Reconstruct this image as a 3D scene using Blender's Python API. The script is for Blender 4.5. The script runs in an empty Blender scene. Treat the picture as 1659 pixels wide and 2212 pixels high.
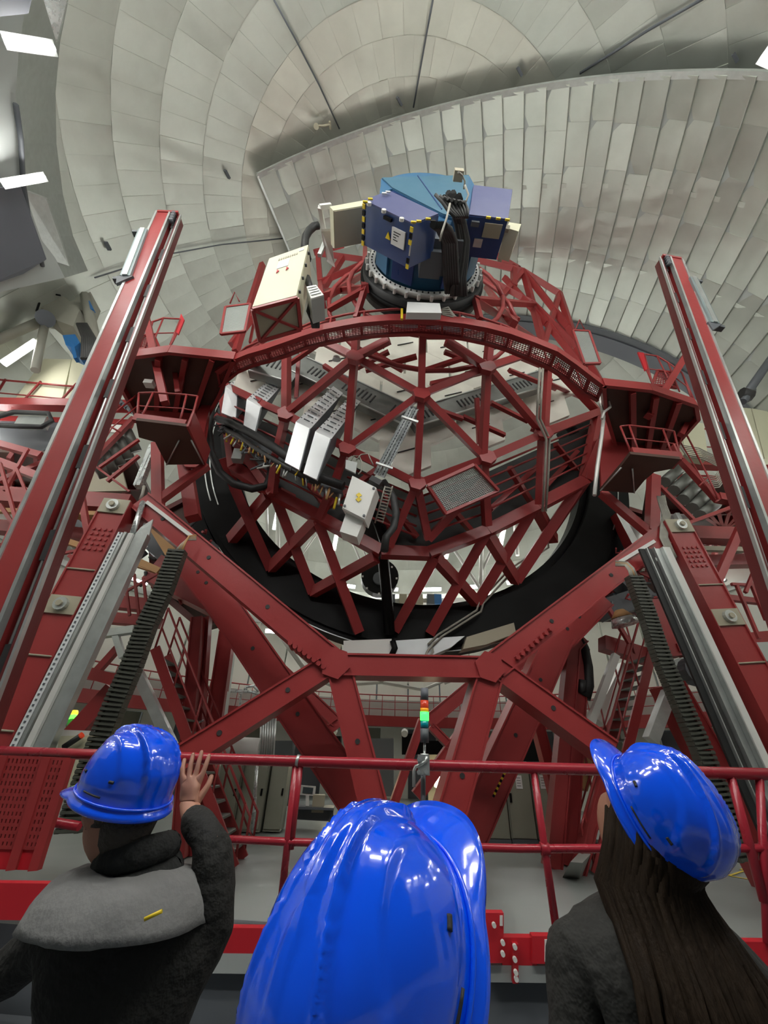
import bpy, bmesh, math, random
from mathutils import Vector as V3, Matrix
random.seed(7)
C = bpy.context.scene
COL = C.collection
R = math.radians

# ------------------------------------------------------------------ camera
W_, H_ = 1659, 2212
F_, PITCH, ROLL, EYE, YAW = 850.0, R(32), R(2.2), 1.9, R(4.546)
_f = V3((0, math.cos(PITCH), math.sin(PITCH))); _u = V3((0, -math.sin(PITCH), math.cos(PITCH))); _r = V3((1, 0, 0))
CR = _r*math.cos(ROLL) + _u*math.sin(ROLL)
CU = _u*math.cos(ROLL) - _r*math.sin(ROLL)
_z = Matrix.Rotation(YAW, 3, 'Z')
CR, CU, CF = _z @ CR, _z @ CU, _z @ _f
EP = V3((0, 0, EYE))
cd = bpy.data.cameras.new('camera'); cam = bpy.data.objects.new('camera', cd); COL.objects.link(cam)
cam.matrix_world = Matrix(((CR.x, CU.x, -CF.x, EP.x), (CR.y, CU.y, -CF.y, EP.y), (CR.z, CU.z, -CF.z, EP.z), (0, 0, 0, 1)))
cd.sensor_fit = 'HORIZONTAL'; cd.sensor_width = 36; cd.lens = 36*F_/W_; cd.clip_start = 0.02; cd.clip_end = 200
C.camera = cam
w = bpy.data.worlds.new('world'); C.world = w; w.use_nodes = True
w.node_tree.nodes['Background'].inputs[0].default_value = (.80, .86, .84, 1)
w.node_tree.nodes['Background'].inputs[1].default_value = 0.06
C.view_settings.view_transform = 'Standard'; C.view_settings.look = 'None'
C.view_settings.exposure = 0.30; C.view_settings.gamma = 1
C.cycles.max_bounces = 6; C.cycles.diffuse_bounces = 3; C.cycles.glossy_bounces = 3
C.cycles.use_denoising = True
LAMP = 46.0        # emission of the tube lamps

# ------------------------------------------------------------------ where things stand: telescope axes u (across) and v (away), turned 7.7 degrees
_a = R(7.7)
UA = V3((math.cos(_a), math.sin(_a), 0)); VA = V3((-math.sin(_a), math.cos(_a), 0)); ZA = V3((0, 0, 1))
def ray(x, y): return CR*(x-829.5) + CU*(1106-y) + CF*F_
def bp(x, y, v): d = ray(x, y); return EP + d*(v/d.dot(VA))          # point on the upright plane v
def hp(x, y, z): d = ray(x, y); return EP + d*((z-EYE)/d.z)           # point on the level plane z
def yp(x, y, Y): d = ray(x, y); return EP + d*(Y/d.y)
def zc(p): return (p-EP).dot(CF)
def T(u, v, z): return UA*u + VA*v + ZA*z
def tu(p): return p.dot(UA)
AXU, AXZ = 1.35, 13.4
def cone_v(r): return max(5.9, min(10.6, 5.9 + (r-2.0)*0.92))
def cp(x, y, off=0.0):                                                # point on the back cone of the mirror cell
    v = 8.0
    for _ in range(60):
        p = bp(x, y, v); r = math.hypot(tu(p)-AXU, p.z-AXZ); v = 0.7*v + 0.3*cone_v(r)
    return bp(x, y, v+off)
DC, DR = V3((-0.2, 10.7, 10.5)), 17.3
def sp(x, y, rad=16.9):
    d = ray(x, y).normalized(); o = EP-DC; b = d.dot(o); return EP + d*(-b+math.sqrt(b*b-(o.dot(o)-rad*rad)))

# ------------------------------------------------------------------ materials
def mat(name, col, rough=.5, metal=0, var=0.0, scale=3.0, bump=0.0, bscale=20.0, coat=0.0, objvar=0.0, emit=None, es=0, stretch=None, spec=None):
    m = bpy.data.materials.new(name); m.use_nodes = True; n = m.node_tree.nodes; l = m.node_tree.links
    b = n['Principled BSDF']; b.inputs['Base Color'].default_value = (*col, 1); b.inputs['Roughness'].default_value = rough
    b.inputs['Metallic'].default_value = metal; b.inputs['Coat Weight'].default_value = coat
    if spec is not None: b.inputs['Specular IOR Level'].default_value = spec
    if coat: b.inputs['Coat Roughness'].default_value = .06
    tc = n.new('ShaderNodeTexCoord'); src = tc.outputs['Object']
    if stretch:
        mp = n.new('ShaderNodeMapping'); mp.inputs['Scale'].default_value = stretch; l.new(src, mp.inputs[0]); src = mp.outputs[0]
    last = None
    if var:
        nz = n.new('ShaderNodeTexNoise'); nz.inputs['Scale'].default_value = scale; nz.inputs['Detail'].default_value = 5; l.new(src, nz.inputs[0])
        mx = n.new('ShaderNodeMix'); mx.data_type = 'RGBA'; l.new(nz.outputs[0], mx.inputs[0])
        mx.inputs[6].default_value = (*[c*(1-var) for c in col], 1); mx.inputs[7].default_value = (*[min(1, c*(1+var)) for c in col], 1)
        last = mx.outputs[2]
        mr = n.new('ShaderNodeMapRange'); l.new(nz.outputs[0], mr.inputs[0]); mr.inputs[3].default_value = max(0, rough-.12); mr.inputs[4].default_value = min(1, rough+.12)
        l.new(mr.outputs[0], b.inputs['Roughness'])
    if objvar:
        oi = n.new('ShaderNodeObjectInfo'); mr = n.new('ShaderNodeMapRange'); l.new(oi.outputs['Random'], mr.inputs[0]); mr.inputs[3].default_value = 1-objvar; mr.inputs[4].default_value = 1+objvar
        hs = n.new('ShaderNodeHueSaturation'); l.new(mr.outputs[0], hs.inputs['Value'])
        if last: l.new(last, hs.inputs['Color'])
        else: hs.inputs['Color'].default_value = (*col, 1)
        last = hs.outputs[0]
    if last: l.new(last, b.inputs['Base Color'])
    if bump:
        nz = n.new('ShaderNodeTexNoise'); nz.inputs['Scale'].default_value = bscale; nz.inputs['Detail'].default_value = 3; l.new(src, nz.inputs[0])
        bm = n.new('ShaderNodeBump'); bm.inputs['Strength'].default_value = bump; bm.inputs['Distance'].default_value = .05; l.new(nz.outputs[0], bm.inputs['Height']); l.new(bm.outputs[0], b.inputs['Normal'])
    if emit: b.inputs['Emission Color'].default_value = (*emit, 1); b.inputs['Emission Strength'].default_value = es
    return m
M = dict(
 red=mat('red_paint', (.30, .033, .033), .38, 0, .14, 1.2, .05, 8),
 red2=mat('rail_red', (.36, .02, .035), .28, 0, .1, 3),
 fasc=mat('bright_red', (.50, .012, .022), .5, 0, .06, 2),
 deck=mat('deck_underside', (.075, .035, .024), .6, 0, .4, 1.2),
 brown=mat('brown_red_channel', (.12, .022, .022), .35, .1, .2, 2),
 steel=mat('galvanised_steel', (.55, .58, .56), .36, .75, .18, 5, .08, 12),
 tray=mat('zinc_tray', (.62, .66, .65), .28, .7, .15, 9),
 alum=mat('dome_aluminium', (.52, .55, .495), .36, .65, .14, 1.2, .35, 1.2, objvar=.12),
 alumw=mat('dome_aluminium_warm', (.55, .555, .485), .36, .68, .14, 1.2, .4, 1.1, objvar=.07),
 vented=mat('vented_sheet', (.76, .79, .79), .42, .2, .06, 3),
 plain=mat('grey_sheet', (.42, .45, .43), .5, .2, .08, 1),
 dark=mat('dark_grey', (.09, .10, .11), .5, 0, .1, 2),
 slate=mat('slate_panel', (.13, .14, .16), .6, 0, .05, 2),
 beige=mat('beige_paint', (.62, .61, .44), .45, 0, .04, 1.5),
 tan=mat('tan_panel', (.36, .33, .24), .5, 0, .06, 1.5),
 white=mat('white_paint', (.70, .70, .66), .5, 0, .04, 2),
 hexm=mat('segment_back', (.80, .77, .68), .5, .1, .3, .9, objvar=.08),
 navy=mat('navy_paint', (.018, .05, .17), .32, 0, .1, 2),
 blue=mat('steel_blue_paint', (.035, .13, .25), .34, 0, .12, 2),
 violet=mat('slate_blue_paint', (.075, .085, .19), .45, 0, .05, 2),
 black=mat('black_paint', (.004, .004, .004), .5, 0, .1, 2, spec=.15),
 rub=mat('black_rubber', (.014, .015, .015), .55, 0, .2, 6),
 chain=mat('chain_plastic', (.055, .058, .045), .5, 0, .25, 9),
 cable=mat('cable_sheath', (.035, .035, .033), .5, 0, .4, 12),
 wire=mat('grey_cable', (.32, .31, .26), .5, 0, .3, 10),
 duct=mat('brushed_duct', (.20, .21, .20), .38, .6, .25, 3),
 cover=mat('cover_sheet', (.60, .62, .62), .40, .55, .08, 3),
 slot=mat('slot_dark', (.022, .022, .022), .6),
 tread=mat('tread_grey', (.16, .17, .15), .5, .3, .15, 3),
 grat=mat('grating_zinc', (.38, .41, .38), .45, .4),
 floor=mat('floor_epoxy', (.26, .285, .27), .32, 0, .06, .7),
 conc=mat('concrete', (.36, .37, .34), .8, 0, .12, 1.5),
 wall=mat('wall_paint', (.76, .79, .71), .6, 0, .07, 1.2),
 cab=mat('cabinet_grey', (.25, .255, .20), .5, 0, .03, 1),
 yellow=mat('yellow_tape', (.75, .55, .02), .5),
 paper=mat('paper', (.75, .76, .74), .7),
 helm=mat('helmet_blue', (.0, .10, 1.0), .13, 0, coat=1.0),
 rim=mat('helmet_trim', (.0, .10, 1.0), .2, coat=.6),
 jack=mat('jacket_black', (.013, .013, .011), .85, 0, .35, 14, .35, 30),
 hood=mat('hood_grey', (.20, .20, .195), .95, 0, .1, 30, .12, 60),
 scarf=mat('scarf_black', (.016, .017, .016), .95, 0, .3, 9, .4, 25),
 jack2=mat('jacket_charcoal', (.024, .024, .021), .85, 0, .35, 8, .3, 25),
 teal=mat('jacket_teal', (.05, .20, .28), .8, 0, .1, 8),
 trou=mat('trousers', (.02, .022, .03), .85, 0, .2, 8),
 shoe=mat('shoe', (.02, .018, .015), .6),
 skin=mat('skin', (.42, .20, .13), .55, 0, .12, 8),
 hair=mat('hair_brown', (.020, .012, .006), .75, 0, .5, 10, .2, 30, stretch=(6, 6, .6), spec=.2),
 hairg=mat('hair_grey', (.06, .05, .04), .7, 0, .4, 20, .4, 60),
 lamp=mat('lamp_tube', (1, 1, 1), .5, emit=(1, .98, .95), es=LAMP),
 warm=mat('lamp_warm', (1, 1, 1), .5, emit=(1, .86, .55), es=14),
 green=mat('lamp_green', (0, .6, .05), .3, emit=(.03, 1, .06), es=4),
 red_l=mat('lens_red', (.55, .05, .02), .25, emit=(1, .08, .02), es=.12),
 amb=mat('lens_amber', (.8, .35, .01), .25, emit=(1, .4, .02), es=.25),
 teal_l=mat('lens_teal', (.0, .30, .38), .25),
 grn_s=mat('small_green', (0, .8, .1), .3, emit=(.1, 1, .05), es=3),
 amb_s=mat('small_amber', (.9, .5, .02), .3, emit=(1, .55, .02), es=3),
 pipe=mat('dome_tube_white', (.68, .68, .64), .35, .2, .05, 2),
 screen=mat('screen', (.06, .08, .09), .2),
 win=mat('lit_blind', (.8, .72, .5), .7, es=0),
 crane=mat('crane_beige', (.27, .265, .22), .5, 0, .1, 1),
 cblue=mat('winch_blue', (.02, .12, .30), .4),
 orange=mat('primer_orange', (.45, .25, .10), .6, 0, .1, 2),
)
# ------------------------------------------------------------------ mesh helpers (world coordinates in, objects out)
ORG = {}
class MB:
    def __init__(s): s.v = []; s.f = []; s.m = []; s.mi = 0; s.sm = []
    def face(s, idx, sm=False): s.f.append(idx); s.m.append(s.mi); s.sm.append(sm)
    def hexa(s, a):                                   # 8 corners: bottom 4, top 4
        n = len(s.v); s.v += [V3(p) for p in a]
        for q in ((0,3,2,1),(4,5,6,7),(0,1,5,4),(1,2,6,5),(2,3,7,6),(3,0,4,7)): s.face([n+i for i in q])
    def box(s, c, x, y, z):                           # centre and three half vectors
        s.hexa([c-x-y-z, c+x-y-z, c+x+y-z, c-x+y-z, c-x-y+z, c+x-y+z, c+x+y+z, c-x+y+z])
    def bar(s, p, q, wd, dp, n=None):                 # box section bar; dp measured along n
        a = (q-p).normalized(); n = n or VA
        side = a.cross(n)
        if side.length < .05: side = a.cross(ZA)
        side.normalize(); nn = side.cross(a).normalized()
        s.box((p+q)/2, (q-p)/2, side*wd/2, nn*dp/2)
    def ibar(s, p, q, wd, dp, n=None, t=.12):          # H section: two flanges across, recessed web
        a = (q-p).normalized(); n = n or VA; side = a.cross(n)
        if side.length < .05: side = a.cross(ZA)
        side.normalize(); nn = side.cross(a).normalized()
        for k in (-1, 1): s.box((p+q)/2 + side*k*(wd/2)*(1-t/2), (q-p)/2, side*wd/2*t*.6, nn*dp/2)
        s.box((p+q)/2, (q-p)/2, side*wd*.45, nn*dp*.3)
    def tube(s, pts, r, k=8, cap=True):
        pts = [V3(p) for p in pts]; n0 = len(s.v); m = len(pts)
        for i, p in enumerate(pts):
            a = (pts[min(i+1, m-1)]-pts[max(i-1, 0)]).normalized()
            if i == 0: x = a.orthogonal().normalized()
            else: x = (x - a*x.dot(a)); x = x.normalized() if x.length > 1e-5 else a.orthogonal().normalized()
            y = a.cross(x); rr = r[i] if isinstance(r, (list, tuple)) else r
            for j in range(k): t = 2*math.pi*j/k; s.v.append(p + x*math.cos(t)*rr + y*math.sin(t)*rr)
        for i in range(m-1):
            for j in range(k):
                j2 = (j+1) % k; s.face([n0+i*k+j, n0+i*k+j2, n0+(i+1)*k+j2, n0+(i+1)*k+j], True)
        if cap: s.face([n0+j for j in range(k)][::-1]); s.face([n0+(m-1)*k+j for j in range(k)])
    def prism(s, poly, vec):                          # polygon swept along vec
        n = len(s.v); k = len(poly); s.v += [V3(p) for p in poly] + [V3(p)+vec for p in poly]
        s.face(list(range(n, n+k))); s.face(list(range(n+2*k-1, n+k-1, -1)))
        for i in range(k): j = (i+1) % k; s.face([n+i, n+k+i, n+k+j, n+j])
    def loft(s, ra, rb):                              # closed solid between two equal polygons
        n = len(s.v); k = len(ra); s.v += [V3(p) for p in ra]+[V3(p) for p in rb]
        s.face(list(range(n, n+k))); s.face(list(range(n+2*k-1, n+k-1, -1)))
        for i in range(k): j = (i+1) % k; s.face([n+i, n+k+i, n+k+j, n+j])
    def disc(s, c, nrm, r, th, k=14):
        nrm = nrm.normalized(); x = nrm.orthogonal().normalized(); y = nrm.cross(x)
        s.prism([c - nrm*th/2 + x*math.cos(2*math.pi*i/k)*r + y*math.sin(2*math.pi*i/k)*r for i in range(k)], nrm*th)
    def sweep(s, pts, wa, wb, da, db):                # rectangular section along a polyline; wa/db direction lists per point
        n = len(s.v); m = len(pts)
        for p, a, b in zip(pts, wa, wb): s.v += [p-a*da-b*db, p+a*da-b*db, p+a*da+b*db, p-a*da+b*db]
        for i in range(m-1):
            for j in range(4): j2 = (j+1) % 4; s.face([n+4*i+j, n+4*i+j2, n+4*i+4+j2, n+4*i+4+j])
        s.face([n, n+3, n+2, n+1]); s.face([n+4*(m-1)+j for j in range(4)])
    def build(s, name, m, parent=None, mats=None):
        me = bpy.data.meshes.new(name); L = ORG.get(parent.name, None) if parent else None
        if L is None:
            if s.v: zs = min(p.z for p in s.v); L = V3((sum(p.x for p in s.v)/len(s.v), sum(p.y for p in s.v)/len(s.v), zs))
            else: L = V3((0, 0, 0))
        me.from_pydata([p-L for p in s.v], [], s.f)
        me.polygons.foreach_set('use_smooth', s.sm)
        for mm in (mats or [m]): me.materials.append(M[mm] if isinstance(mm, str) else mm)
        if mats: me.polygons.foreach_set('material_index', s.m)
        bm = bmesh.new(); bm.from_mesh(me); bmesh.ops.recalc_face_normals(bm, faces=bm.faces); bm.to_mesh(me); bm.free()
        o = bpy.data.objects.new(name, me); COL.objects.link(o)
        if parent: o.parent = parent; ORG[o.name] = L
        else: o.location = L; ORG[o.name] = L
        return o
def tag(o, label=None, cat=None, group=None, kind=None):
    if label: o['label'] = label
    if cat: o['category'] = cat
    if group: o['group'] = group
    if kind: o['kind'] = kind
    return o
def thing(name, label, cat, loc, group=None):
    o = bpy.data.objects.new(name, None); COL.objects.link(o); o.location = loc; o.empty_display_size = .2
    ORG[o.name] = V3(loc); return tag(o, label, cat, group)
def one(name, m, parent, fn, *a, **k):
    b = MB(); getattr(b, fn)(*a, **k); return b.build(name, m, parent)
def px_bar(x1, y1, x2, y2, v1, v2, wpx, name, parent, m='red', dp=None, i=False, f=bp):
    p, q = f(x1, y1, v1), f(x2, y2, v2); wd = wpx*zc((p+q)/2)/F_
    return one(name, m, parent, 'ibar' if i else 'bar', p, q, wd, dp or wd)
def prism_px(poly, vf, ref, name, parent, m, f=bp):  # box seen end-on: polygon at plane vf, swept back until edge ref[0] reaches pixel ref[1]
    pts = [f(x, y, vf) for x, y in poly]; a = f(*ref[0], vf); d = ray(*ref[1]); vb = (a.z-EYE)/d.z*d.dot(VA)
    return one(name, m, parent, 'prism', pts, VA*(vb-vf)), pts, vb-vf

# ================================================================== THE SETTING
dome = thing('ceiling', None, None, (0, 0, 0)); tag(dome, 'domed inner shell of dull aluminium sheets over the whole hall', None, kind='structure')
def sph(th, ph, rad, c=DC): return c + V3((math.sin(th)*math.cos(ph), math.sin(th)*math.sin(ph), math.cos(th)))*rad
# backing skin
b = MB(); NP, NT = 72, 22; th1 = math.acos((6-DC.z)/DR)
idx = {}
for i in range(NT+1):
    for j in range(NP):
        idx[i, j] = len(b.v); b.v.append(sph(max(.002, th1*i/NT), 2*math.pi*j/NP, DR+.12))
for i in range(NT):
    for j in range(NP):
        c = sph(th1*(i+.5)/NT, 2*math.pi*(j+.5)/NP, DR)
        if c.y < -2.5 and c.z < 17: continue
        b.face([idx[i, j], idx[i+1, j], idx[i+1, (j+1) % NP], idx[i, (j+1) % NP]])
b.build('backing_skin', 'plain', dome)
APX = V3((-.2, 9.6, 0)); A0 = math.pi/2
def sheet(m, corners, cen, jit, out):                                  # a thin sheet with bevelled rim, slightly out of true
    nrm = (cen-out).normalized(); t = (corners[1]-corners[0]).normalized()
    mid = sum(corners, V3())/4; tiltx, tilty = random.gauss(0, jit), random.gauss(0, jit)
    cs = list(corners)
    x = (cs[1]-cs[0]).normalized(); y = nrm.cross(x)
    top = [p - nrm*(.012 + (p-mid).dot(x)*tiltx + (p-mid).dot(y)*tilty) for p in cs]
    n = len(m.v); inner = [p + (mid-p)*.03 - nrm*.003 for p in top]
    m.v += cs + top + inner
    m.face([n, n+3, n+2, n+1])
    for i in range(4):
        j = (i+1) % 4; m.face([n+i, n+j, n+4+j, n+4+i]); m.face([n+4+i, n+4+j, n+8+j, n+8+i])
    m.face([n+8, n+9, n+10, n+11])
edges = [0]; t = .0
while edges[-1] < th1: edges.append(min(th1, edges[-1] + (.075 if edges[-1] < .5 else .105)))
cells = []
for i in range(1, len(edges)-1):
    if edges[i+1]-edges[i] < .02: continue
    n = 28 if edges[i] < .16 else (56 if edges[i] < .5 else 84)
    for j in range(n):
        p0, p1 = 2*math.pi*(j+(i % 2)*.5)/n, 2*math.pi*(j+1+(i % 2)*.5)/n; c = sph((edges[i]+edges[i+1])/2, (p0+p1)/2, DR)
        q = c-EP; zz = q.dot(CF)
        if c.y < -2.5 and c.z < 17: continue
        vis = zz > .1 and abs(q.dot(CR)/zz) < 1.05 and abs(q.dot(CU)/zz) < 1.36
        cells.append((not (vis), (edges[i], edges[i+1], p0, p1)))
def dsheet(m, cl):
    t0, t1, p0, p1 = cl; sheet(m, [sph(t0, p0, DR), sph(t0, p1, DR), sph(t1, p1, DR), sph(t1, p0, DR)], sph((t0+t1)/2, (p0+p1)/2, DR), .011, DC)
seen = [c for h, c in cells if not h]; rest = [c for h, c in cells if h]
# largest on the picture first: upper left half not hidden behind the shutter
seen.sort(key=lambda c: -1 if (lambda q: (q-EP).dot(CU) > 0)(sph((c[0]+c[1])/2, (c[2]+c[3])/2, DR)) else 1)
for k, cl in enumerate(seen[:290]):
    m = MB(); dsheet(m, cl); m.build('panel', 'alumw', dome)
m = MB()
for cl in seen[290:] + rest: dsheet(m, cl)
tag(m.build('panel', 'alum', dome), kind='stuff')
# dark joint cables fanning from the dome crown and the small latches
for pl in ([(592,0),(640,88),(690,185),(733,278)], [(935,0),(920,80),(905,165),(893,232)], [(1522,-5),(1400,65),(1330,110),(1253,158)], [(204,600),(290,573),(370,548),(480,528),(612,515)]):
    one('joint', 'dark', dome, 'tube', [sp(x, y, 17.12) for x, y in pl], .035 if pl[0][0] < 1000 else .05, 6)
for x, y in ((490,376),(1122,154),(1588,124),(862,218),(232,531)):
    a = sp(x-4, y-8, 17.1); c2 = sp(x+5, y+9, 17.1); one('latch', 'dark', dome, 'bar', a, c2, .16, .1)
b = MB(); b.tube([sp(683,272,17), sp(700,272,16.9), sp(714,268,16.9)], .05, 6); b.disc(sp(683,273,16.9), (EP-sp(683,273,16.9)), .12, .1); b.bar(sp(712,262,16.9), sp(714,279,16.9), .08, .08); b.build('bracket', 'tan', dome)

# shutter: inner barrel shell, its own axis
SN = V3((.18, .98, .06)).normalized(); SR = 16.6
SX = SN.cross(ZA).normalized(); SY = SX.cross(SN).normalized()         # SX across, SY up
def ss(th, ph, rad=SR): return DC + (SN*math.cos(th) + (SX*math.cos(ph)+SY*math.sin(ph))*math.sin(th))*rad
def ss_inv(p): q = (p-DC).normalized(); return math.acos(q.dot(SN)), math.atan2(q.dot(SY), q.dot(SX))
shut = thing('dome_shutter', 'curved shutter shell of vertical aluminium strips filling the upper right of the dome', 'shutter', DC)
PH0 = ss_inv(sp(590, 460, SR))[1]; TH0, TH1 = R(69), R(104.2)
NPH, NTH = 34, 6; dph = -R(3.15)
b = MB()
ids = {}
for i in range(NTH*2+1):
    for j in range(NPH*1+1): ids[i, j] = len(b.v); b.v.append(ss(TH0+(TH1-TH0)*i/(NTH*2), PH0+dph*j, SR+.1))
for i in range(NTH*2):
    for j in range(NPH): b.face([ids[i, j], ids[i+1, j], ids[i+1, j+1], ids[i, j+1]])
o = b.build('backing_skin', 'plain', shut); md = o.modifiers.new('thick', 'SOLIDIFY'); md.thickness = .12
rr = [0, .17, .36, .54, .70, .86, 1.0]
for j in range(NPH):
    sh = random.choice((-.012, .0, .012))
    for i in range(NTH):
        k0 = rr[i] + (sh if 0 < i else 0); k1 = rr[i+1] + (sh if i < NTH-1 else 0)
        t0, t1 = TH0+(TH1-TH0)*k0, TH0+(TH1-TH0)*k1; p0, p1 = PH0+dph*j, PH0+dph*(j+1)
        m = MB(); sheet(m, [ss(t0, p0), ss(t0, p1), ss(t1, p1), ss(t1, p0)], ss((t0+t1)/2, (p0+p1)/2), .012, DC)
        # overlap step: one long edge stands proud
        for q in (5, 6, 9, 10): m.v[q] -= (m.v[q]-DC).normalized()*.09
        m.build('panel', 'alum', shut)
for th, wd, rad in ((TH1, .10, SR-.02), (TH0, .22, SR-.04)):
    b = MB(); pts = [ss(th, PH0+dph*NPH*k/60, rad) for k in range(61)]; q = [(p-DC).normalized() for p in pts]
    b.sweep(pts, q, [SN]*61, wd*.5, wd); b.build('edge_rib', 'dark' if th == TH0 else 'steel', shut)
b = MB(); pts = [ss(TH0+(TH1-TH0)*k/20, PH0, SR) for k in range(21)]; b.sweep(pts, [(p-DC).normalized() for p in pts], [SX]*21, .07, .05); b.build('edge_rib', 'steel', shut)
for th in (R(91.5), R(80)):
    b = MB(); pts = [ss(th, PH0+dph*NPH*k/60, SR-.03) for k in range(61)]; b.sweep(pts, [(p-DC).normalized() for p in pts], [SN]*61, .03, .09); b.build('stiffener', 'alum', shut)
# sill below the shutter's far end
b = MB(); pts = [ss(R(66.8), PH0+dph*NPH*k/60, 16.75) for k in range(61)]; b.sweep(pts, [(p-DC).normalized() for p in pts], [SN]*61, .12, .5)
tag(b.build('shutter_sill', 'slate'), 'dark sill band running under the lower end of the aluminium shutter', 'sill')

# left arch of the dome slit: upright girder with flat cheek plates
arch = thing('slit_arch', 'grey curved arch girder along the left side of the dome slit with lamps on it', 'arch', sp(130, 300, 16))
def curve(pl, rad): return [sp(x, y, rad) for x, y in pl]
E1 = [(178,-90),(150,-10),(130,90),(120,200),(122,310),(136,420),(158,510),(190,585)]
E2 = [(90,-110),(60,-10),(42,90),(34,200),(38,310),(60,420),(95,510),(140,600)]
E3 = [(-60,-110),(-70,-10),(-80,90),(-86,200),(-84,310),(-75,420),(-60,510),(-40,640)]
def strip(name, A, B_, m, par, th=.12):
    b = MB()
    for k in range(len(A)-1):
        quad = [A[k], A[k+1], B_[k+1], B_[k]]; n_ = (quad[1]-quad[0]).cross(quad[3]-quad[0]).normalized()*th; b.loft(quad, [p+n_ for p in quad])
    return b.build(name, m, par)
a1, a2, a3 = curve(E1, 16.3), curve(E2, 14.9), curve(E3, 14.6)
strip('cheek_plate', a1, a2, 'steel', arch); strip('cheek_plate', a2, a3, 'plain', arch)
one('rib', 'dark', arch, 'tube', curve([(34,225),(45,300),(50,395),(62,470),(92,575)], 14.75), .07, 6)
dk = [sp(x, y, 14.5) for x, y in ((-60,408),(42,405),(98,562),(50,592),(-60,630))]
one('slate_panel', 'slate', arch, 'prism', dk, V3((0, 0, .08)))
dk = [sp(x, y, 14.3) for x, y in ((-40,-60),(80,-60),(58,30),(-40,40))]
one('slate_panel', 'slate', arch, 'prism', dk, V3((0, 0, .08)))
dk = [sp(x, y, 14.6) for x, y in ((85,-30),(152,-30),(122,92))]
one('gusset_plate', 'tray', arch, 'prism', dk, V3((0, 0, .08)))
dk = [sp(x, y, 14.9) for x, y in ((50,410),(100,430),(150,575),(105,560))]
one('gusset_plate', 'steel', arch, 'prism', dk, V3((0, 0, .08)))

# round wall below the dome, floor
wl = thing('wall_back', None, None, (0, 0, 0)); tag(wl, 'pale round wall under the dome behind the telescope', None, kind='structure')
WR = 16.6
def cyl(a, z, rad=WR): return V3((DC.x + math.sin(a)*rad, DC.y + math.cos(a)*rad, z))
def band(z0, z1, rad, m, name, par, a0=-2.2, a1=2.2, n=60, th=.15):
    b = MB()
    for k in range(n):
        p, q = a0+(a1-a0)*k/n, a0+(a1-a0)*(k+1)/n
        b.loft([cyl(p, z0, rad), cyl(q, z0, rad), cyl(q, z1, rad), cyl(p, z1, rad)], [cyl(p, z0, rad+th), cyl(q, z0, rad+th), cyl(q, z1, rad+th), cyl(p, z1, rad+th)])
    return b.build(name, m, par)
for k in range(36):                                                    # wall panels above the gallery
    a0 = -2.16+4.32*k/36; band(5.0, 8.9, WR, 'wall', 'panel', wl, a0+.003, a0+.117, 2)
band(4.1, 5.0, WR-.05, 'conc', 'concrete_band', wl); band(8.9, 9.15, WR-.15, 'steel', 'ledge', wl)
band(3.45, 4.1, WR, 'wall', 'lintel', wl)
b = MB(); NA = 44
for k in range(NA):                                                    # lower wall with bays
    a0, a1_ = -2.2+4.4*k/NA, -2.2+4.4*(k+1)/NA; mi = ('cab', 'wall', 'slate', 'wall')[k % 4]
    band(0, 3.45, WR+(.3 if k % 4 in (0, 2) else 0), mi, 'bay_panel', wl, a0, a1_, 1)
b = MB(); b.disc(V3((DC.x, DC.y, -.1)), ZA, 17.2, .2, 64); fl = tag(b.build('floor', 'floor'), None, kind='structure')
gal = thing('gallery', 'red steel gallery running round the hall wall above the grey bays', 'gallery', (0, 20, 3.5))
def arcs(z, rad, th, name, m='red', a0=-2.1, a1=2.1, n=56):
    return one(name, m, gal, 'tube', [cyl(a0+(a1-a0)*k/n, z, rad) for k in range(n+1)], th, 6)
b = MB()
for k in range(56):
    p, q = -2.1+4.2*k/56, -2.1+4.2*(k+1)/56
    for z0, z1, r0, r1 in ((3.95, 4.0, 15.2, 16.5), (3.5, 3.95, 15.15, 15.25), (3.45, 3.55, 15.0, 15.4)):
        b.hexa([cyl(p, z0, r0), cyl(q, z0, r0), cyl(q, z0, r1), cyl(p, z0, r1), cyl(p, z1, r0), cyl(q, z1, r0), cyl(q, z1, r1), cyl(p, z1, r1)])
b.build('deck', 'red', gal)
arcs(5.1, 15.2, .035, 'handrail'); arcs(4.75, 15.2, .02, 'mid_rail'); arcs(4.35, 15.2, .02, 'mid_rail')
pm = None
for k in range(85):
    a = -2.1+4.2*k/84; m = MB(); m.tube([cyl(a, 4.0, 15.2), cyl(a, 5.1, 15.2)], .022, 5); m.build('post', 'red', gal)

# ================================================================== LAMPS
def lamp(p, d, L, label, m='lamp', wd=.16, group='tube lamps of the dome', name='tube_lamp', down=None):
    d = d.normalized(); down = down or (DC-p).normalized(); t = thing(name, label, 'lamp', p, group)
    b = MB(); side = d.cross(down).normalized(); b.box(p-down*.08, d*(L/2+.05), side*wd, down*.05); b.build('housing', 'steel', t)
    b = MB(); b.tube([p-d*L/2+down*.03, p+d*L/2+down*.03], wd*.45, 8); b.build('tube', m, t)
def lpx(x1, y1, x2, y2, rad, label, wd=.16, **k):
    p, q = sp(x1, y1, rad), sp(x2, y2, rad); lamp((p+q)/2, q-p, (q-p).length, label, wd=wd, **k)
lpx(12, 88, 116, 104, 14.2, 'bright tube lamp at the top left corner on the slit arch', .15, down=(EP-sp(60,95,14)).normalized(), group=None)
lpx(8, 397, 96, 382, 14.2, 'bright tube lamp on the slit arch above the slate grey panel', .12, down=(EP-sp(50,390,14)).normalized(), group=None)
lpx(8, 785, 78, 738, 15.8, 'slanting tube lamp left of the beige crane head', .14, down=(EP-sp(50,760,15)).normalized(), group=None)
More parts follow.
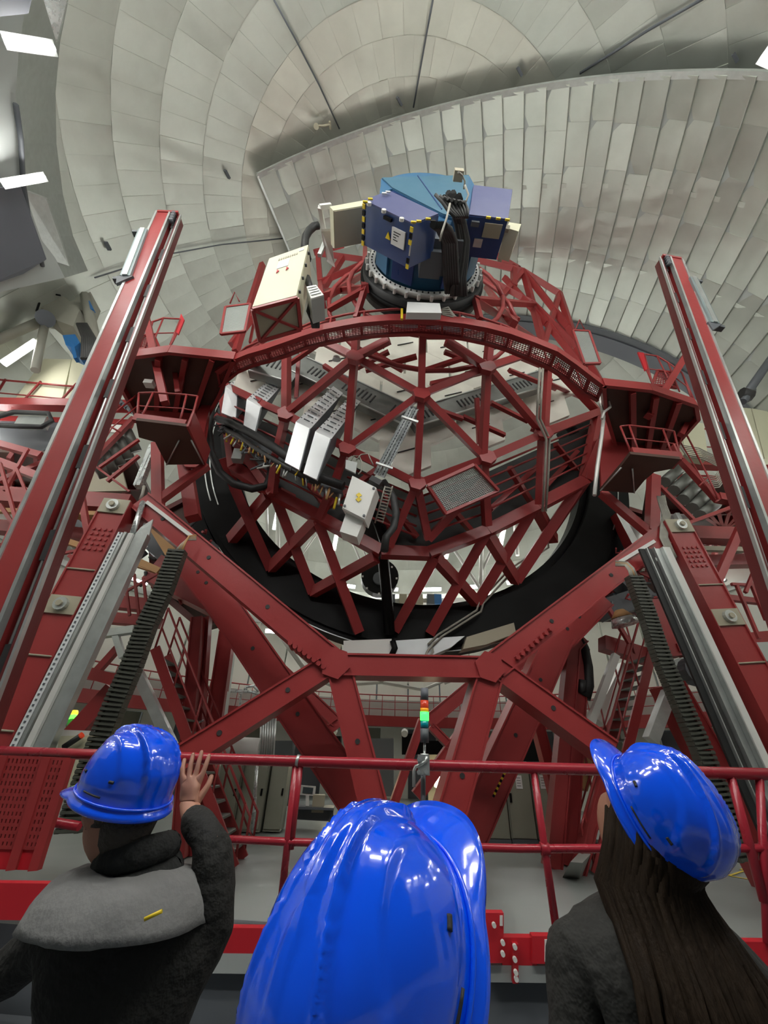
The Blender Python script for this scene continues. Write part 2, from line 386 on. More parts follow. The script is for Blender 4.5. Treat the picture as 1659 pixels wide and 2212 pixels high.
lpx(1650, 118, 1690, 135, 15.5, 'tube lamp cut off by the right picture edge on the dome', .2, down=(EP-sp(1660,120,15)).normalized(), group=None)
lpx(575, 1362, 655, 1368, 15.9, 'tube lamp seen under the left arm of the red front frame', .14, group=None)
lpx(1040, 1387, 1110, 1382, 15.9, 'tube lamp seen under the right arm of the red front frame', .14, group=None)
for x in (598, 726, 968, 1086):
    y = {598:1115, 726:1160, 968:1178, 1086:1150}[x]; lpx(x-5, y+28, x+6, y-28, 15.9, 'upright tube lamp %s on the far dome seen through the elevation ring' % {598:'leftmost', 726:'second from left', 968:'third from left', 1086:'rightmost'}[x], .16, group=None)
GL = []
ORD = 'first second third fourth fifth sixth seventh eighth ninth tenth eleventh twelfth thirteenth fourteenth fifteenth sixteenth seventeenth eighteenth nineteenth twentieth twenty-first twenty-second twenty-third twenty-fourth twenty-fifth twenty-sixth'.split()
for k in range(26):
    a = -2.35 + 4.7*k/25; p = cyl(a, 12.3, 16.55); lamp(p, V3((math.cos(a), -math.sin(a), 0)), 1.6, 'tube lamp %s from the left in the row circling the dome' % ORD[k], wd=.17, group='row of dome lamps', down=V3((-math.sin(a)*.6, -math.cos(a)*.6, -.8)))
for k in range(14):
    a = -2.0 + 4.0*k/13; p = cyl(a, 9.3, 16.0); lamp(p, V3((math.cos(a), -math.sin(a), 0)), 1.4, 'tube lamp %s from the left on the ledge of the round wall' % ORD[k], wd=.11, group='ledge lamps', down=V3((-math.sin(a)*.5, -math.cos(a)*.5, .7)))
for x, z, yy in ((-7.5, 15, -.5), (-3.5, 17, -1), (3.2, 17, -1), (7.5, 15, -.5), (-5, 12, -1.8), (0, 13, -1.9), (5, 12, -1.8)):
    p = V3((x, yy, z)); lamp(p, V3((1, .0, 0)), 3.0, 'long tube lamp hanging %s metres up behind the visitors, %s' % (z, 'far left' if x < -6 else 'left' if x < -4 else 'left of centre' if x < 0 else 'centre' if x == 0 else 'right of centre' if x < 4 else 'right' if x < 6 else 'far right'), wd=.42, group='lamps high behind the visitors', down=V3((0, .3, -.95)))
for x, lab in ((-6, 'left'), (6, 'right')):  # unseen lamps added to brighten the dome above the shutter edge
    lamp(V3((x, -1.2, 21.0)), V3((1, 0, 0)), 3.0, 'added unseen lamp brightening the dome crown high above the visitors, %s' % lab, wd=.45, group='added dome crown lamps', down=V3((0, .6, .8)))
for x, y in ((728, 1632), (948, 1688)):
    p, q = yp(x, y+14, 20), yp(x, y-14, 20); t = thing('wall_lamp', 'warm wall lamp glowing %s the signal tower low in the hall' % ('left of' if x < 900 else 'just right of'), 'lamp', p)
    one('tube', 'warm', t, 'tube', [p, q], .12, 8); one('backplate', 'steel', t, 'bar', p+V3((0, .15, 0)), q+V3((0, .15, 0)), .4, .06)

# ================================================================== MIRROR CELL: back cone of red trusses, segments behind
cell = thing('mirror_cell', 'great red lattice cone holding the mirror segments of the telescope', 'telescope', T(AXU, 10.5, AXZ-6.3))
def tr(x1, y1, x2, y2, w_=17, off=0.0, m='red', name='strut', dp=None, par=None, o2=None):
    w_ *= .80
    p, q = cp(x1, y1, off), cp(x2, y2, off if o2 is None else o2); k = zc((p+q)/2)/F_
    mid = (p+q)/2; n_ = (V3(VA) + (UA*(tu(mid)-AXU)+ZA*(mid.z-AXZ)).normalized()*-.6).normalized()
    return one(name, m, par or cell, 'bar', p, q, w_*k, (dp or w_*1.1)*k, n_)
for a in ((767,772,618,895),(767,772,910,852),(767,772,696,737),(767,772,841,734),(618,895,567,873),(567,873,480,830),
          (910,852,750,969),(910,852,1052,794),(1052,794,1130,768),(1052,794,964,737),(1052,794,1174,936),(910,852,1043,987),(1200,792,1289,888),
          (619,737,618,895),(618,895,598,981),(770,700,767,772),(766,772,750,969),(750,969,723,1042),(913,703,910,852),(910,852,900,1045),(1060,719,1052,794),(1052,794,1043,987),
          (1183,780,1174,936),(696,737,630,742),(480,800,619,760),(1130,768,1183,791)):
    tr(*a, w_=18)
for a in ((618,895,750,969),(750,969,901,1045),(901,1045,1052,989),(1052,989,1174,936),(1174,936,1291,891)): tr(*a, w_=21, name='rim_beam')
for x, y in ((767,772),(618,895),(910,852),(750,969),(901,1045),(1052,794),(1052,989),(1174,936)):  # node plates
    p = cp(x, y, -.09); b = MB(); b.disc(p, VA, 20*zc(p)/F_, .16, 6); b.build('node_plate', 'red', cell)
for a in ((900,1045,925,1165),(1043,987,1052,1135),(1174,936,1168,1090),(900,1045,842,1180),(723,1042,690,1120),(598,981,588,1065),(1291,891,1262,1040),(925,1165,1052,1030),(480,830,505,1010),(470,900,590,1066)): tr(*a, w_=20, m='red', o2=.0)
# lower rim
LR = [(505,1010),(590,1066),(690,1118),(823,1192),(925,1196),(1051,1148),(1157,1095),(1262,1040),(1296,960)]
for (x1,y1),(x2,y2) in zip(LR, LR[1:]): px_bar(x1, y1, x2, y2, 10.4, 10.4, 24, 'rim_beam', cell)
# rails between upper and lower rim (pipes, left out under the mesh panel)
for k in range(1, 6):
    f = k/6
    for (a, b_, c_, d_) in (((1052,989),(1291,891),(1060,1120),(1262,1020)), ((620,905),(750,975),(590,1050),(700,1105)), ((500,850),(618,900),(500,1000),(590,1055)), ((760,990),(900,1050),(730,1110),(900,1180)), ((901,1055),(1043,1000),(925,1170),(1050,1130))):
        q0 = (a[0]+(c_[0]-a[0])*f, a[1]+(c_[1]-a[1])*f); q1 = (b_[0]+(d_[0]-b_[0])*f, b_[1]+(d_[1]-b_[1])*f)
        one('pipe', 'red', cell, 'tube', [cp(*q0, .12), cp(*q1, .12)], .035, 6)
# inner members and upright black plate of the cell's lower bay, behind the rails
for a in ((520,990,600,1040),(640,1010,700,1090),(780,1060,850,1150),(960,1080,1020,1150),(1100,1010,1150,1090),(1200,960,1250,1020),(700,1100,820,1010),(1060,1100,1170,1000),(1180,1050,1270,950),(830,1070,900,1160),(520,900,590,990),(940,1150,1030,1060)):
    p, q = cp(a[0], a[1], .8), cp(a[2], a[3], 1.0); one('inner_strut', 'red', cell, 'bar', p, q, .16, .16)
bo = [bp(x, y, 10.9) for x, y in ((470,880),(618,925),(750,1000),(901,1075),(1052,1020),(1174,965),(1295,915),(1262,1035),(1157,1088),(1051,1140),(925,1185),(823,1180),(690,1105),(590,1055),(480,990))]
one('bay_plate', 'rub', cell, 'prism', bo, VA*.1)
# struts behind the openings of the cone (upper storey)
for a in ((620,790,700,735,.9),(700,790,760,830,1),(790,800,900,770,1),(800,760,870,800,1),(920,800,1010,770,1),(930,830,1060,800,1.2),(930,880,1000,905,1.4),(1000,900,1090,940,1.4),(1100,800,1200,840,1.2),(1060,870,1140,910,1.4),(1190,830,1280,870,1),(840,760,760,800,1.3),(960,760,1040,790,1.3),(1190,820,1150,930,1.2),(1030,860,1035,960,1.3),(645,770,640,860,1.2)):
    p, q = cp(a[0], a[1], a[4]), cp(a[2], a[3], a[4]); one('inner_strut', 'red', cell, 'bar', p, q, .13, .13)
# mirror segments: hexagonal plates, point down
RH = 1.02; hexv = 9.75
for i in range(-6, 7):
    for j in range(0, 11):
        u = 1.15 + i*RH*1.74 + (j % 2)*RH*.87; z = 10.35 + j*RH*1.5
        if z < 10.2 + abs(u-1.15)*.50 or abs(u-1.15) > 7.3 or (z > 13.6 and u < -3.2) or z > 17.2 or (z > 15.5 and u > 6.5) or (z-13.4)**2+(u-1.2)**2 > 62: continue
        c_ = T(u, hexv + random.uniform(-.05, .05)+ (z-10)*.05, z); n_ = (VA+UA*random.gauss(0, .015)+ZA*random.gauss(.03, .015)).normalized(); x_ = UA; y_ = n_.cross(x_)*-1
        p6 = [c_ + x_*math.cos(R(30+60*k))*RH*.95 + ZA*math.sin(R(30+60*k))*RH*.97 for k in range(6)]
        sg = one('segment', 'hexm', cell, 'prism', p6, n_*.14)
        if abs(u-1.2) < 7: one('seam', 'slot', cell, 'bar', c_ + UA*-.3 + ZA*-.12 - VA*.03, c_+UA*.35+ZA*.17 - VA*.03, .03, .03)
# upper flanks of the cone beside the instrument
for a in ((1027,649,1174,745),(1131,586,1174,745),(1208,634,1261,793),(1131,586,1208,634),(1131,586,1227,706),(1027,649,1155,658),(1155,658,1251,784),(1044,596,1155,658),(1030,562,1131,586),(1155,658,1270,774),(1027,649,1037,690),(1110,575,1110,620),(1131,586,1085,640),(1208,634,1174,745),(1174,690,1275,815),(1227,706,1300,830),
          (567,571,509,760),(789,624,711,668),(789,620,769,687),(789,567,692,610),(692,610,687,547),(687,547,793,562),(697,629,789,624),(789,530,789,624),(692,610,697,660),(640,560,500,745),(740,556,700,620),(720,690,640,720),(600,700,520,770),(680,545,740,530),(1060,545,1120,580),(1090,600,1180,700),(1050,620,1110,700),(705,640,790,590)):
    tr(*a, w_=13)
for a in ((560,640,540,740),(600,720,500,780),(1150,600,1240,720),(1060,640,1120,690),(740,600,790,640),(1180,650,1235,740)):
    p, q = cp(a[0], a[1], .5), cp(a[2], a[3], .5); one('inner_strut', 'red', cell, 'bar', p, q, .1, .1)
# struts down to the elevation ring
for x1,y1,x2,y2 in ((505,1051,584,1228),(590,1062,675,1280),(685,1124,775,1365),(579,1071,500,1165),(685,1124,584,1228),(812,1204,675,1280),(940,1204,855,1360),(1051,1151,929,1368),(940,1204,1030,1302),(1051,1151,1115,1255),(1157,1092,1030,1302),(1247,1055,1115,1255),(600,1066,696,1114),(1262,1040,1180,1160),(1157,1095,1195,1165),(480,990,540,1130)):
    px_bar(x1, y1, x2, y2, 10.5, 12.15, 21, 'strut', cell)
one('cable_duct', 'black', cell, 'tube', [bp(800,1060,9.6), bp(815,1120,10), bp(832,1170,10.4), bp(828,1210,10.8), bp(836,1290,11.5), bp(842,1368,12.1)], .17, 8)
# big dark tubes behind, steel duct with slots
for (x1,y1,x2,y2,wd) in ((560,780,650,805,95),(648,795,890,910,58),(885,912,1176,822,48)):
    p, q = bp(x1, y1, 9.45), bp(x2, y2, 9.45); k = zc((p+q)/2)/F_
    one('duct', 'duct', cell, 'bar', p, q, wd*k, .3)
    a_ = (q-p).normalized(); s_ = a_.cross(VA).normalized()
    for e in (-1, 1): one('duct_flange', 'steel', cell, 'bar', p+s_*e*wd*k*.48-VA*.17, q+s_*e*wd*k*.48-VA*.17, .04, .05)
    n_ = int((q-p).length/.16); b = MB()
    for t in range(3, n_-2):
        if t % 12 < 8: c_ = p+a_*t*.16 - VA*.16; b.bar(c_-s_*wd*k*.2, c_+s_*wd*k*.2, .045, .03)
    tag(b.build('slot_row', 'slot', cell), kind='stuff')
one('ball', 'steel', cell, 'tube', [cp(727,770,.3), cp(727,778,.3)], [.09,.13], 8)
# red rings of cabling around the rotator
for r_, v_ in ((2.3, 6.3), (2.9, 6.9)):
    one('hoop', 'red', cell, 'tube', [T(AXU+math.cos(R(t))*r_, v_, AXZ+.3+math.sin(R(t))*r_) for t in range(0, 361, 15)], .07, 6)

# ================================================================== ROTATOR + INSTRUMENT
_pc = [bp(x, y, 5.8) for x, y in ((789,600),(1035,600),(912,655))]
cu_ = (tu(_pc[0])+tu(_pc[1]))/2; ru_ = (tu(_pc[1])-tu(_pc[0]))/2; cz_ = _pc[2].z + ru_
rot = thing('rotator_ring', 'black rotator ring with a bolted pale flange under the blue instrument', 'ring', T(cu_, 5.8, cz_-ru_))
def cyl_v(name, m, par, r0, r1, v0, v1, k=48, cu=None, cz=None, smooth=True):
    cu = cu_ if cu is None else cu; cz = cz_ if cz is None else cz; b = MB(); n = 0
    rings = ((r1, v0), (r1, v1), (r0, v1), (r0, v0))
    for r_, v_ in rings:
        for j in range(k): t = 2*math.pi*j/k; b.v.append(T(cu+math.cos(t)*r_, v_, cz+math.sin(t)*r_))
    for i in range(4):
        for j in range(k): j2 = (j+1) % k; i2 = (i+1) % 4; b.face([i*k+j, i*k+j2, i2*k+j2, i2*k+j], i in (0, 2))
    return b.build(name, m, par)
cyl_v('drum', 'rub', rot, 1.0, ru_+.10, 5.75, 6.35); cyl_v('drum_lip', 'black', rot, 1.0, ru_+.16, 5.95, 6.15)
cyl_v('flange', 'white', rot, ru_-.22, ru_-.06, 5.60, 5.74)
for k in range(30):
    t = 2*math.pi*k/30; c_ = T(cu_+math.cos(t)*(ru_-.0), 5.66, cz_+math.sin(t)*(ru_-.0)); b = MB(); b.disc(c_, VA, .045, .14, 8); b.build('clamp', 'white', rot)
for k in range(60):
    t = 2*math.pi*(k+.5)/60; c_ = T(cu_+math.cos(t)*(ru_-.14), 5.59, cz_+math.sin(t)*(ru_-.14)); b = MB(); b.disc(c_, VA, .022, .04, 6); b.build('bolt', 'slot', rot)
ins = thing('instrument', 'tall blue and navy instrument housing standing on the bolted rotator ring', 'instrument', T(cu_, 5.6, cz_-1.3))
cyl_v('body', 'blue', ins, .3, ru_-.26, 4.0, 5.65)
for t in (-150, -118, -62, -30):
    c_ = T(cu_+math.cos(R(t))*(ru_-.25), 4.9, cz_+math.sin(R(t))*(ru_-.25)); r_ = UA*math.cos(R(t))+ZA*math.sin(R(t)); s_ = r_.cross(VA)
    b = MB(); b.box(c_, s_*.3, VA*.62, r_*.03); b.build('cover_plate', 'blue' if t in (-150, -30) else 'navy', ins)
boxA, pA, dA = prism_px([(785,435),(840,414),(948,465),(893,487)], 3.7, ((893,487),(887,580)), 'left_housing', ins, 'navy')
boxB, pB, dB = prism_px([(823,386),(1014,380),(1030,410),(1003,478),(958,466),(846,408),(822,418)], 3.95, ((958,466),(955,520)), 'top_housing', ins, 'blue')
boxC, pC, dC = prism_px([(1022,402),(1107,412),(1097,477),(1012,467)], 3.9, ((1097,477),(1080,562)), 'right_housing', ins, 'navy')
def lid(pts, name, m, par, off=.03, inset=.02):
    c_ = sum(pts, V3())/len(pts); return one(name, m, par, 'prism', [p+(c_-p)*inset-VA*off for p in pts], VA*off)
lid(pA, 'lid', 'violet', ins); lid(pC, 'lid', 'violet', ins)
def blend(*c): return sum((p*k for p, k in c), V3())
lid([pB[0], pB[1], pB[3], pB[4], pB[5]], 'lid', mat('lid_light_blue', (.055, .15, .22), .35, 0, .05, 2), ins)
one('seam', 'navy', ins, 'bar', blend((pB[0],.6),(pB[1],.4))-VA*.04, blend((pB[5],.3),(pB[3],.7))-VA*.04, .02, .02)
def on_face(a, b_, depth, f0, f1, d0, d1, name, m, par, out, th=.03):   # plate on a side face of a v-prism: along edge a-b and along v
    p0, p1 = a.lerp(b_, f0), a.lerp(b_, f1); n_ = out*th
    return one(name, m, par, 'prism', [p0+VA*depth*d0, p1+VA*depth*d0, p1+VA*depth*d1, p0+VA*depth*d1], n_)
eA = (pA[3]-pA[0]).normalized(); oA = eA.cross(VA); oA = oA if oA.z < 0 else -oA
on_face(pA[0], pA[3], dA, .62, .88, .22, .62, 'notice', 'paper', ins, oA)
for k in range(4): on_face(pA[0], pA[3], dA, .66, .69+.12*random.random(), .30+.06*k, .32+.06*k, 'print_line', 'slot', ins, oA, .035)
p0 = pA[0].lerp(pA[3], .50)+VA*dA*.55+oA*.01; one('warning_triangle', 'yellow', ins, 'prism', [p0, p0+eA*.14, p0+eA*.07-VA*.14], oA*.02)
for (a, fr) in ((pA[0], .02), (pA[3], .98)):
    for k in range(7):
        if fr > .5 and 2 < k < 5: continue
        c_ = pA[0].lerp(pA[3], fr)+VA*dA*(.04+.145*k); one('hazard_tape', 'yellow' if k % 2 == 0 else 'black', ins, 'bar', c_+oA*.01, c_+VA*dA*.11+oA*.01, .07, .03, oA)
one('edge_protector', 'paper', ins, 'bar', pA[3]+VA*dA*.45+oA*.02, pA[3]+VA*dA*.68+oA*.02, .03, .03)
for a, m_ in (((789,436),'yellow'),((800,430),'yellow'),((893,480),'yellow'),((905,478),'yellow'),((925,473),'yellow'),((936,478),'black'),((830,418),'paper'),((838,415),'paper')):
    c_ = bp(*a, 3.62); one('hazard_tape' if m_ != 'paper' else 'sticker', m_, ins, 'bar', c_-UA*.05, c_+UA*.05+ZA*.01, .05, .03)
for f_ in (.15, .45, .8): c_ = pA[0].lerp(pA[3], f_)-VA*.03; b = MB(); b.disc(c_+oA*.05, VA, .05, .06, 8); b.build('lifting_eye', 'white', ins)
one('handle', 'black', ins, 'bar', pA[0].lerp(pA[3], .45)+VA*dA*.1+oA*.03, pA[0].lerp(pA[3], .6)+VA*dA*.1+oA*.03, .06, .06)
eC = (pC[2]-pC[3]).normalized(); oC = eC.cross(VA); oC = oC if oC.z < 0 else -oC
on_face(pC[3], pC[2], dC, .45, .9, .1, .45, 'vent_grille', 'tan', ins, oC); on_face(pC[3], pC[2], dC, .28, .5, .5, .72, 'vent_grille', 'steel', ins, oC)
on_face(pC[3], pC[2], dC, .1, .3, .08, .2, 'coupling', 'dark', ins, oC, .08)
for f_ in (.5, .75, .98): c_ = pC[3].lerp(pC[2], f_); one('hazard_tape', 'yellow', ins, 'bar', c_-VA*.02-eC*.05, c_-VA*.02+eC*.05, .05, .04)
for k in range(9): c_ = pB[5].lerp(pB[3], .05+.1*k)+VA*.12; b = MB(); b.disc(c_ + (oA)*.02, oA, .035, .05, 8); b.build('bolt', 'steel', ins)
on_face(pB[5], pB[3], 1.0, .02, .98, .02, .10, 'flange', 'navy', ins, oA, .05)
# cable bundle hanging down the front of the instrument
def hang(pl, v0, v1, r, m='cable', par=None, k=7, name='cable'):
    n = len(pl); return one(name, m, par or ins, 'tube', [bp(x, y, v0+(v1-v0)*i/(n-1)) for i, (x, y) in enumerate(pl)], r, k)
for k in range(9):
    dx = k*4+random.uniform(-2, 2)
    hang([(957+dx*1.2, 425+random.uniform(-8, 8)), (975+dx*.6, 448), (985+dx*.55, 480), (992+dx*.6, 520), (986+dx*.7, 560), (978+dx*.8, 600), (975+dx, 640)], 3.2, 5.3, random.uniform(.04, .075), random.choice(['cable', 'cable', 'rub', 'rub']))
for k in range(6):
    dx = k*5; hang([(935+dx, 486), (948+dx, 496), (958+dx, 520), (960+dx, 560), (962+dx, 600), (965+dx, 632)], 3.3, 5.3, .06, 'rub')
for k in range(7): hang([(940+k*9, 420+k*3), (955+k*8, 436), (968+k*7, 455), (985+k*4, 470)], 3.15, 3.35, .035, random.choice(['wire', 'cable', 'cable']))
for pl in ([(972,440),(965,470),(955,500),(950,520)], [(1004,400),(1012,420),(1005,440),(995,452)], [(990,372),(998,378),(1004,392),(1002,408)]): hang(pl, 3.1, 3.4, .02, 'wire')
one('connector_block', 'dark', ins, 'box', bp(955, 545, 4.6), UA*.4, VA*.4, ZA*.3)
one('connector_block', 'tan', ins, 'box', bp(990, 378, 3.3), UA*.1, VA*.1, ZA*.08)
one('connector_block', 'dark', ins, 'box', bp(930, 560, 4.7), UA*.25, VA*.3, ZA*.3)
# white box below the ring
wb = thing('junction_tray', 'white flat box hanging just below the bolted ring', 'box', bp(916, 680, 5.5))
prism_px([(880,652),(950,655),(954,676),(878,675)], 5.25, ((878,675),(878,690)), 'cover', wb, 'paper')
one('bracket', 'yellow', wb, 'bar', bp(868,668,5.4), bp(868,690,5.4), .05, .05)
for k in range(5): one('cable', 'wire', wb, 'tube', [bp(955, 668+k*3, 5.5), bp(968+k*2, 664+k*5, 5.5), bp(978+k*3, 678+k*3, 5.6), bp(990+k*2, 700, 5.8)], .025, 5)
one('plate', 'paper', wb, 'prism', [bp(x, y, 6.1) for x, y in ((982,690),(1000,682),(1018,694),(995,703))], VA*.03)
# beige cabinets
cb = thing('electronics_cabinet', 'pale beige cabinet with white notice and two small red triangles left of the walkway', 'cabinet', bp(600, 650, 4.9), 'beige cabinets beside the instrument')
_, pL, dL = prism_px([(582,562),(667,532),(641,643),(545,668)], 4.5, ((641,643),(668,712)), 'body', cb, 'beige')
lid(pL, 'door', 'beige', cb, .04, .015)
def inq(P, u, v): return P[0].lerp(P[1], u).lerp(P[3].lerp(P[2], u), v)
def patch(P, u0, u1, v0, v1, name, m, par, off=.05): return one(name, m, par, 'prism', [inq(P, u0, v0)-VA*off, inq(P, u1, v0)-VA*off, inq(P, u1, v1)-VA*off, inq(P, u0, v1)-VA*off], VA*.012)
patch(pL, .30, .58, .18, .34, 'notice', 'paper', cb); patch(pL, .78, .90, .05, .10, 'sticker', 'paper', cb)
for u in (.33, .56):
    one('warning_triangle', 'fasc', cb, 'prism', [inq(pL, u, .37)-VA*.06, inq(pL, u+.06, .41)-VA*.06, inq(pL, u, .44)-VA*.06], VA*.015)
for k in range(9): patch(pL, .28+.055*k, .28+.055*k+.03, .115, .15, 'letter', 'tan', cb)
nb = (pL[3]-pL[2]).normalized(); dn = nb.cross(VA); dn = dn if dn.z < 0 else -dn
for p_, q_ in ((pL[3], pL[2]+VA*dL), (pL[2], pL[3]+VA*dL)): one('cross_brace', 'red', cb, 'bar', p_.lerp(q_, .04)+dn*.03, p_.lerp(q_, .96)+dn*.03, .05, .05, dn)
for p_, q_ in ((pL[3], pL[2]), (pL[3]+VA*dL, pL[2]+VA*dL), (pL[2], pL[2]+VA*dL), (pL[3], pL[3]+VA*dL)): one('frame_bar', 'red', cb, 'bar', p_+dn*.02, q_+dn*.02, .07, .06, dn)
on_face(pL[3], pL[2], dL, .04, .96, .04, .96, 'bottom_panel', 'tan', cb, dn, .012)
rs = (pL[1]-pL[2]).cross(VA).normalized(); rs = rs if rs.dot(UA) > 0 else -rs
for k in range(4): c_ = pL[1].lerp(pL[2], .12+.25*k); one('hinge', 'dark', cb, 'bar', c_+rs*.02, c_+rs*.02+VA*.06, .05, .03)
ac = thing('cooling_unit', 'small grey cooling unit with white vent slats on the cabinet side', 'cooler', bp(680, 650, 5.0))
_, pq, dq = prism_px([(662,622),(683,618),(700,640),(672,648)], 4.6, ((672,648),(684,700)), 'body', ac, 'plain')
lid(pq, 'grille', 'white', ac)
for k in range(4): patch(pq, .1, .9, .12+.2*k, .2+.2*k, 'slat', 'steel', ac, .05)
one('hose', 'rub', ac, 'tube', [bp(664,600,4.9), bp(668,615,4.8), bp(672,630,4.8)], .07, 8)
for k in range(5): one('cable', 'cable', ac, 'tube', [bp(668+k*3,655,4.9), bp(664+k*4,672,5.0), bp(672+k*4,690,5.2), bp(676+k*3,708,5.4)], .03, 5)
cb2 = thing('electronics_cabinet', 'beige cabinet with open white side frame behind the navy housing on the left', 'cabinet', bp(740, 500, 5.5), 'beige cabinets beside the instrument')
_, p2, d2 = prism_px([(712,446),(812,428),(812,440),(720,455)], 4.4, ((720,455),(728,538)), 'body', cb2, 'beige')
_b = [p2[3], bp(812,440,4.4)]; n2 = ((p2[2]-p2[3]).normalized()).cross(VA); n2 = n2 if n2.z < 0 else -n2
on_face(p2[3], p2[2], d2, .02, .98, .02, .98, 'side_panel', 'tan', cb2, n2, .02)
fr = [bp(691,447,4.5), bp(712,446,4.5), bp(722,533,5.5), bp(704,520,5.5)]
one('frame_bar', 'white', cb2, 'bar', fr[0], fr[3], .1, .1); one('frame_bar', 'white', cb2, 'bar', fr[0], bp(715,444,4.5), .1, .1)
one('frame_bar', 'steel', cb2, 'bar', fr[3], bp(690,552,5.6), .1, .1); one('frame_bar', 'white', cb2, 'bar', fr[3], fr[2], .06, .06)
one('back_panel', 'white', cb2, 'prism', [p+VA*.5 for p in fr], VA*.05)
one('hose', 'rub', cb2, 'tube', [bp(x, y, 5.6) for x, y in ((688,487),(678,489),(668,498),(660,512),(658,532),(664,560))], .11, 8)
cb3 = thing('electronics_cabinet', 'narrow beige cabinet peeking out right of the navy housing', 'cabinet', bp(1105, 520, 5.5), 'beige cabinets beside the instrument')
prism_px([(1100,480),(1126,484),(1120,500),(1094,492)], 4.7, ((1120,500),(1104,566)), 'body', cb3, 'beige')
one('corner_strip', 'tan', cb3, 'bar', bp(1096,490,4.65), bp(1080,562,5.9), .12, .1)

# ================================================================== ELEVATION RING
RU, RZ, RO, RI = 1.8, 13.45, 8.75, 7.45
ring = thing('elevation_ring', 'huge black elevation ring curving under the red lattice cone', 'ring', T(RU, 12.5, RZ-RO))
def arc_v(name, m, par, r0, r1, v0, v1, t0=-196, t1=14, n=70):
    b = MB()
    for k in range(n+1):
        t = R(t0+(t1-t0)*k/n)
        for r_, v_ in ((r0, v0), (r1, v0), (r1, v1), (r0, v1)): b.v.append(T(RU+math.cos(t)*r_, v_, RZ+math.sin(t)*r_))
    for k in range(n):
        for j in range(4): j2 = (j+1) % 4; b.face([4*k+j, 4*k+j2, 4*k+4+j2, 4*k+4+j])
    b.face([0, 3, 2, 1]); b.face([4*n+j for j in range(4)])
    o = b.build(name, m, par); return o
arc_v('track_beam', 'black', ring, RI, RO-.15, 12.25, 13.4); arc_v('inner_track', 'black', ring, RI-.25, RI, 12.6, 13.3); arc_v('running_surface', 'black', ring, RO-.15, RO, 12.35, 13.3)
arc_v('guide_rail', 'steel', ring, RO-.42, RO-.38, 12.2, 12.24, -196, -152); arc_v('guide_rail', 'steel', ring, RO-.62, RO-.58, 12.2, 12.24, -196, -150)
arc_v('guide_rail', 'steel', ring, RO+.005, RO+.03, 12.3, 12.34, -140, -40); arc_v('guide_rail', 'steel', ring, RO-.25, RO-.22, 12.2, 12.24, -28, 10)
arc_v('outer_housing', 'black', ring, RO+.05, RO+.5, 12.7, 13.6, -190, -118); arc_v('outer_housing', 'black', ring, RO+.05, RO+.5, 12.7, 13.6, -62, 5)
for k in range(2): one('conduit', 'wire', ring, 'tube', [bp(x+k*9, y+k*3, 12.1-i*.03) for i, (x, y) in enumerate(((1168,1100),(1176,1180),(1100,1230),(1035,1300),(1030,1318),(945,1372),(925,1392)))], .035, 6)
pad = thing('bearing_pad', 'pale pair of bearing pad covers under the lowest point of the black ring', 'cover', bp(860, 1410, 12))
for pl, m_ in (([(742,1384),(846,1380),(846,1420),(742,1416)],'white'), ([(850,1384),(1004,1374),(975,1398),(932,1416),(850,1418)],'cover'), ([(650,1362),(738,1392),(735,1404),(700,1398),(640,1376)],'tan'), ([(1008,1376),(1110,1345),(1115,1368),(1050,1392),(1000,1402)],'tan')):
    one('cover', m_, pad, 'prism', [bp(x, y, 12.0) for x, y in pl], VA*.6)
one('clamp', 'black', pad, 'tube', [bp(848, 1384, 11.9), bp(853, 1400, 11.9), bp(846, 1416, 11.9)], .09, 8)
one('hook', 'wire', pad, 'tube', [bp(x, y, 11.9) for x, y in ((938,1388),(925,1404),(920,1414),(928,1418),(936,1408),(934,1400))], .035, 6)

# secondary mirror far beyond, held by white tubes
sec = thing('secondary_mirror', 'round black secondary mirror unit seen through the middle of the ring', 'mirror', bp(820, 1290, 22))
b = MB(); b.disc(bp(820, 1249, 22), VA, 40*zc(bp(820,1249,22))/F_, .7, 28); b.build('housing', 'black', sec)
b = MB(); b.disc(bp(820, 1250, 21.6), VA, 14*zc(bp(820,1249,22))/F_, .2, 20); b.build('hub', 'dark', sec)
for t in range(0, 360, 45): p = bp(820, 1249, 21.6)+(UA*math.cos(R(t))+ZA*math.sin(R(t)))*1.0; one('bolt_cover', 'white', sec, 'bar', p, p+ZA*.1, .1, .05)
for a in ((600,1100,600,1215,9),(754,1155,781,1216,5),(770,1150,796,1214,5),(966,1165,1040,1275,8),(1041,1170,1038,1275,9),(1098,1110,1042,1230,6),(1120,1150,1045,1262,5),(640,1215,700,1130,5),(1110,1110,1118,1200,8),(575,1070,580,1230,6)):
    p, q = bp(a[0], a[1], 23), bp(a[2], a[3], 23); one('spider_tube', 'pipe', sec, 'tube', [p, q], a[4]*zc(p)/F_/2, 8)
b = MB(); c0 = bp(820, 1308, 22); b.disc(c0, ZA, .5, .3, 16); b.build('column', 'dark', sec); one('column', 'steel', sec, 'tube', [c0, bp(818, 1340, 22)], .3, 10)
rnk = thing('dome_service_ring', 'white tubular brace ring low in the hall beyond the red frame', 'brace', bp(820, 1480, 20))
for pl, r_ in (([(668,1462),(720,1482),(823,1474),(913,1490),(960,1470)], 7), ([(603,1368),(664,1453)], 11), ([(1120,1375),(1060,1440)], 10), ([(823,1474),(818,1450)], 14), ([(590,1350),(640,1420)], 7), ([(960,1475),(1010,1455)], 8)):
    ps = [bp(x, y, 20) for x, y in pl]; one('tube', 'pipe', rnk, 'tube', ps, r_*zc(ps[0])/F_/2, 10)
bw = thing('white_bench_wall', 'pale parapet with small equipment seen at the bottom of the ring opening', 'parapet', bp(900, 1310, 26))
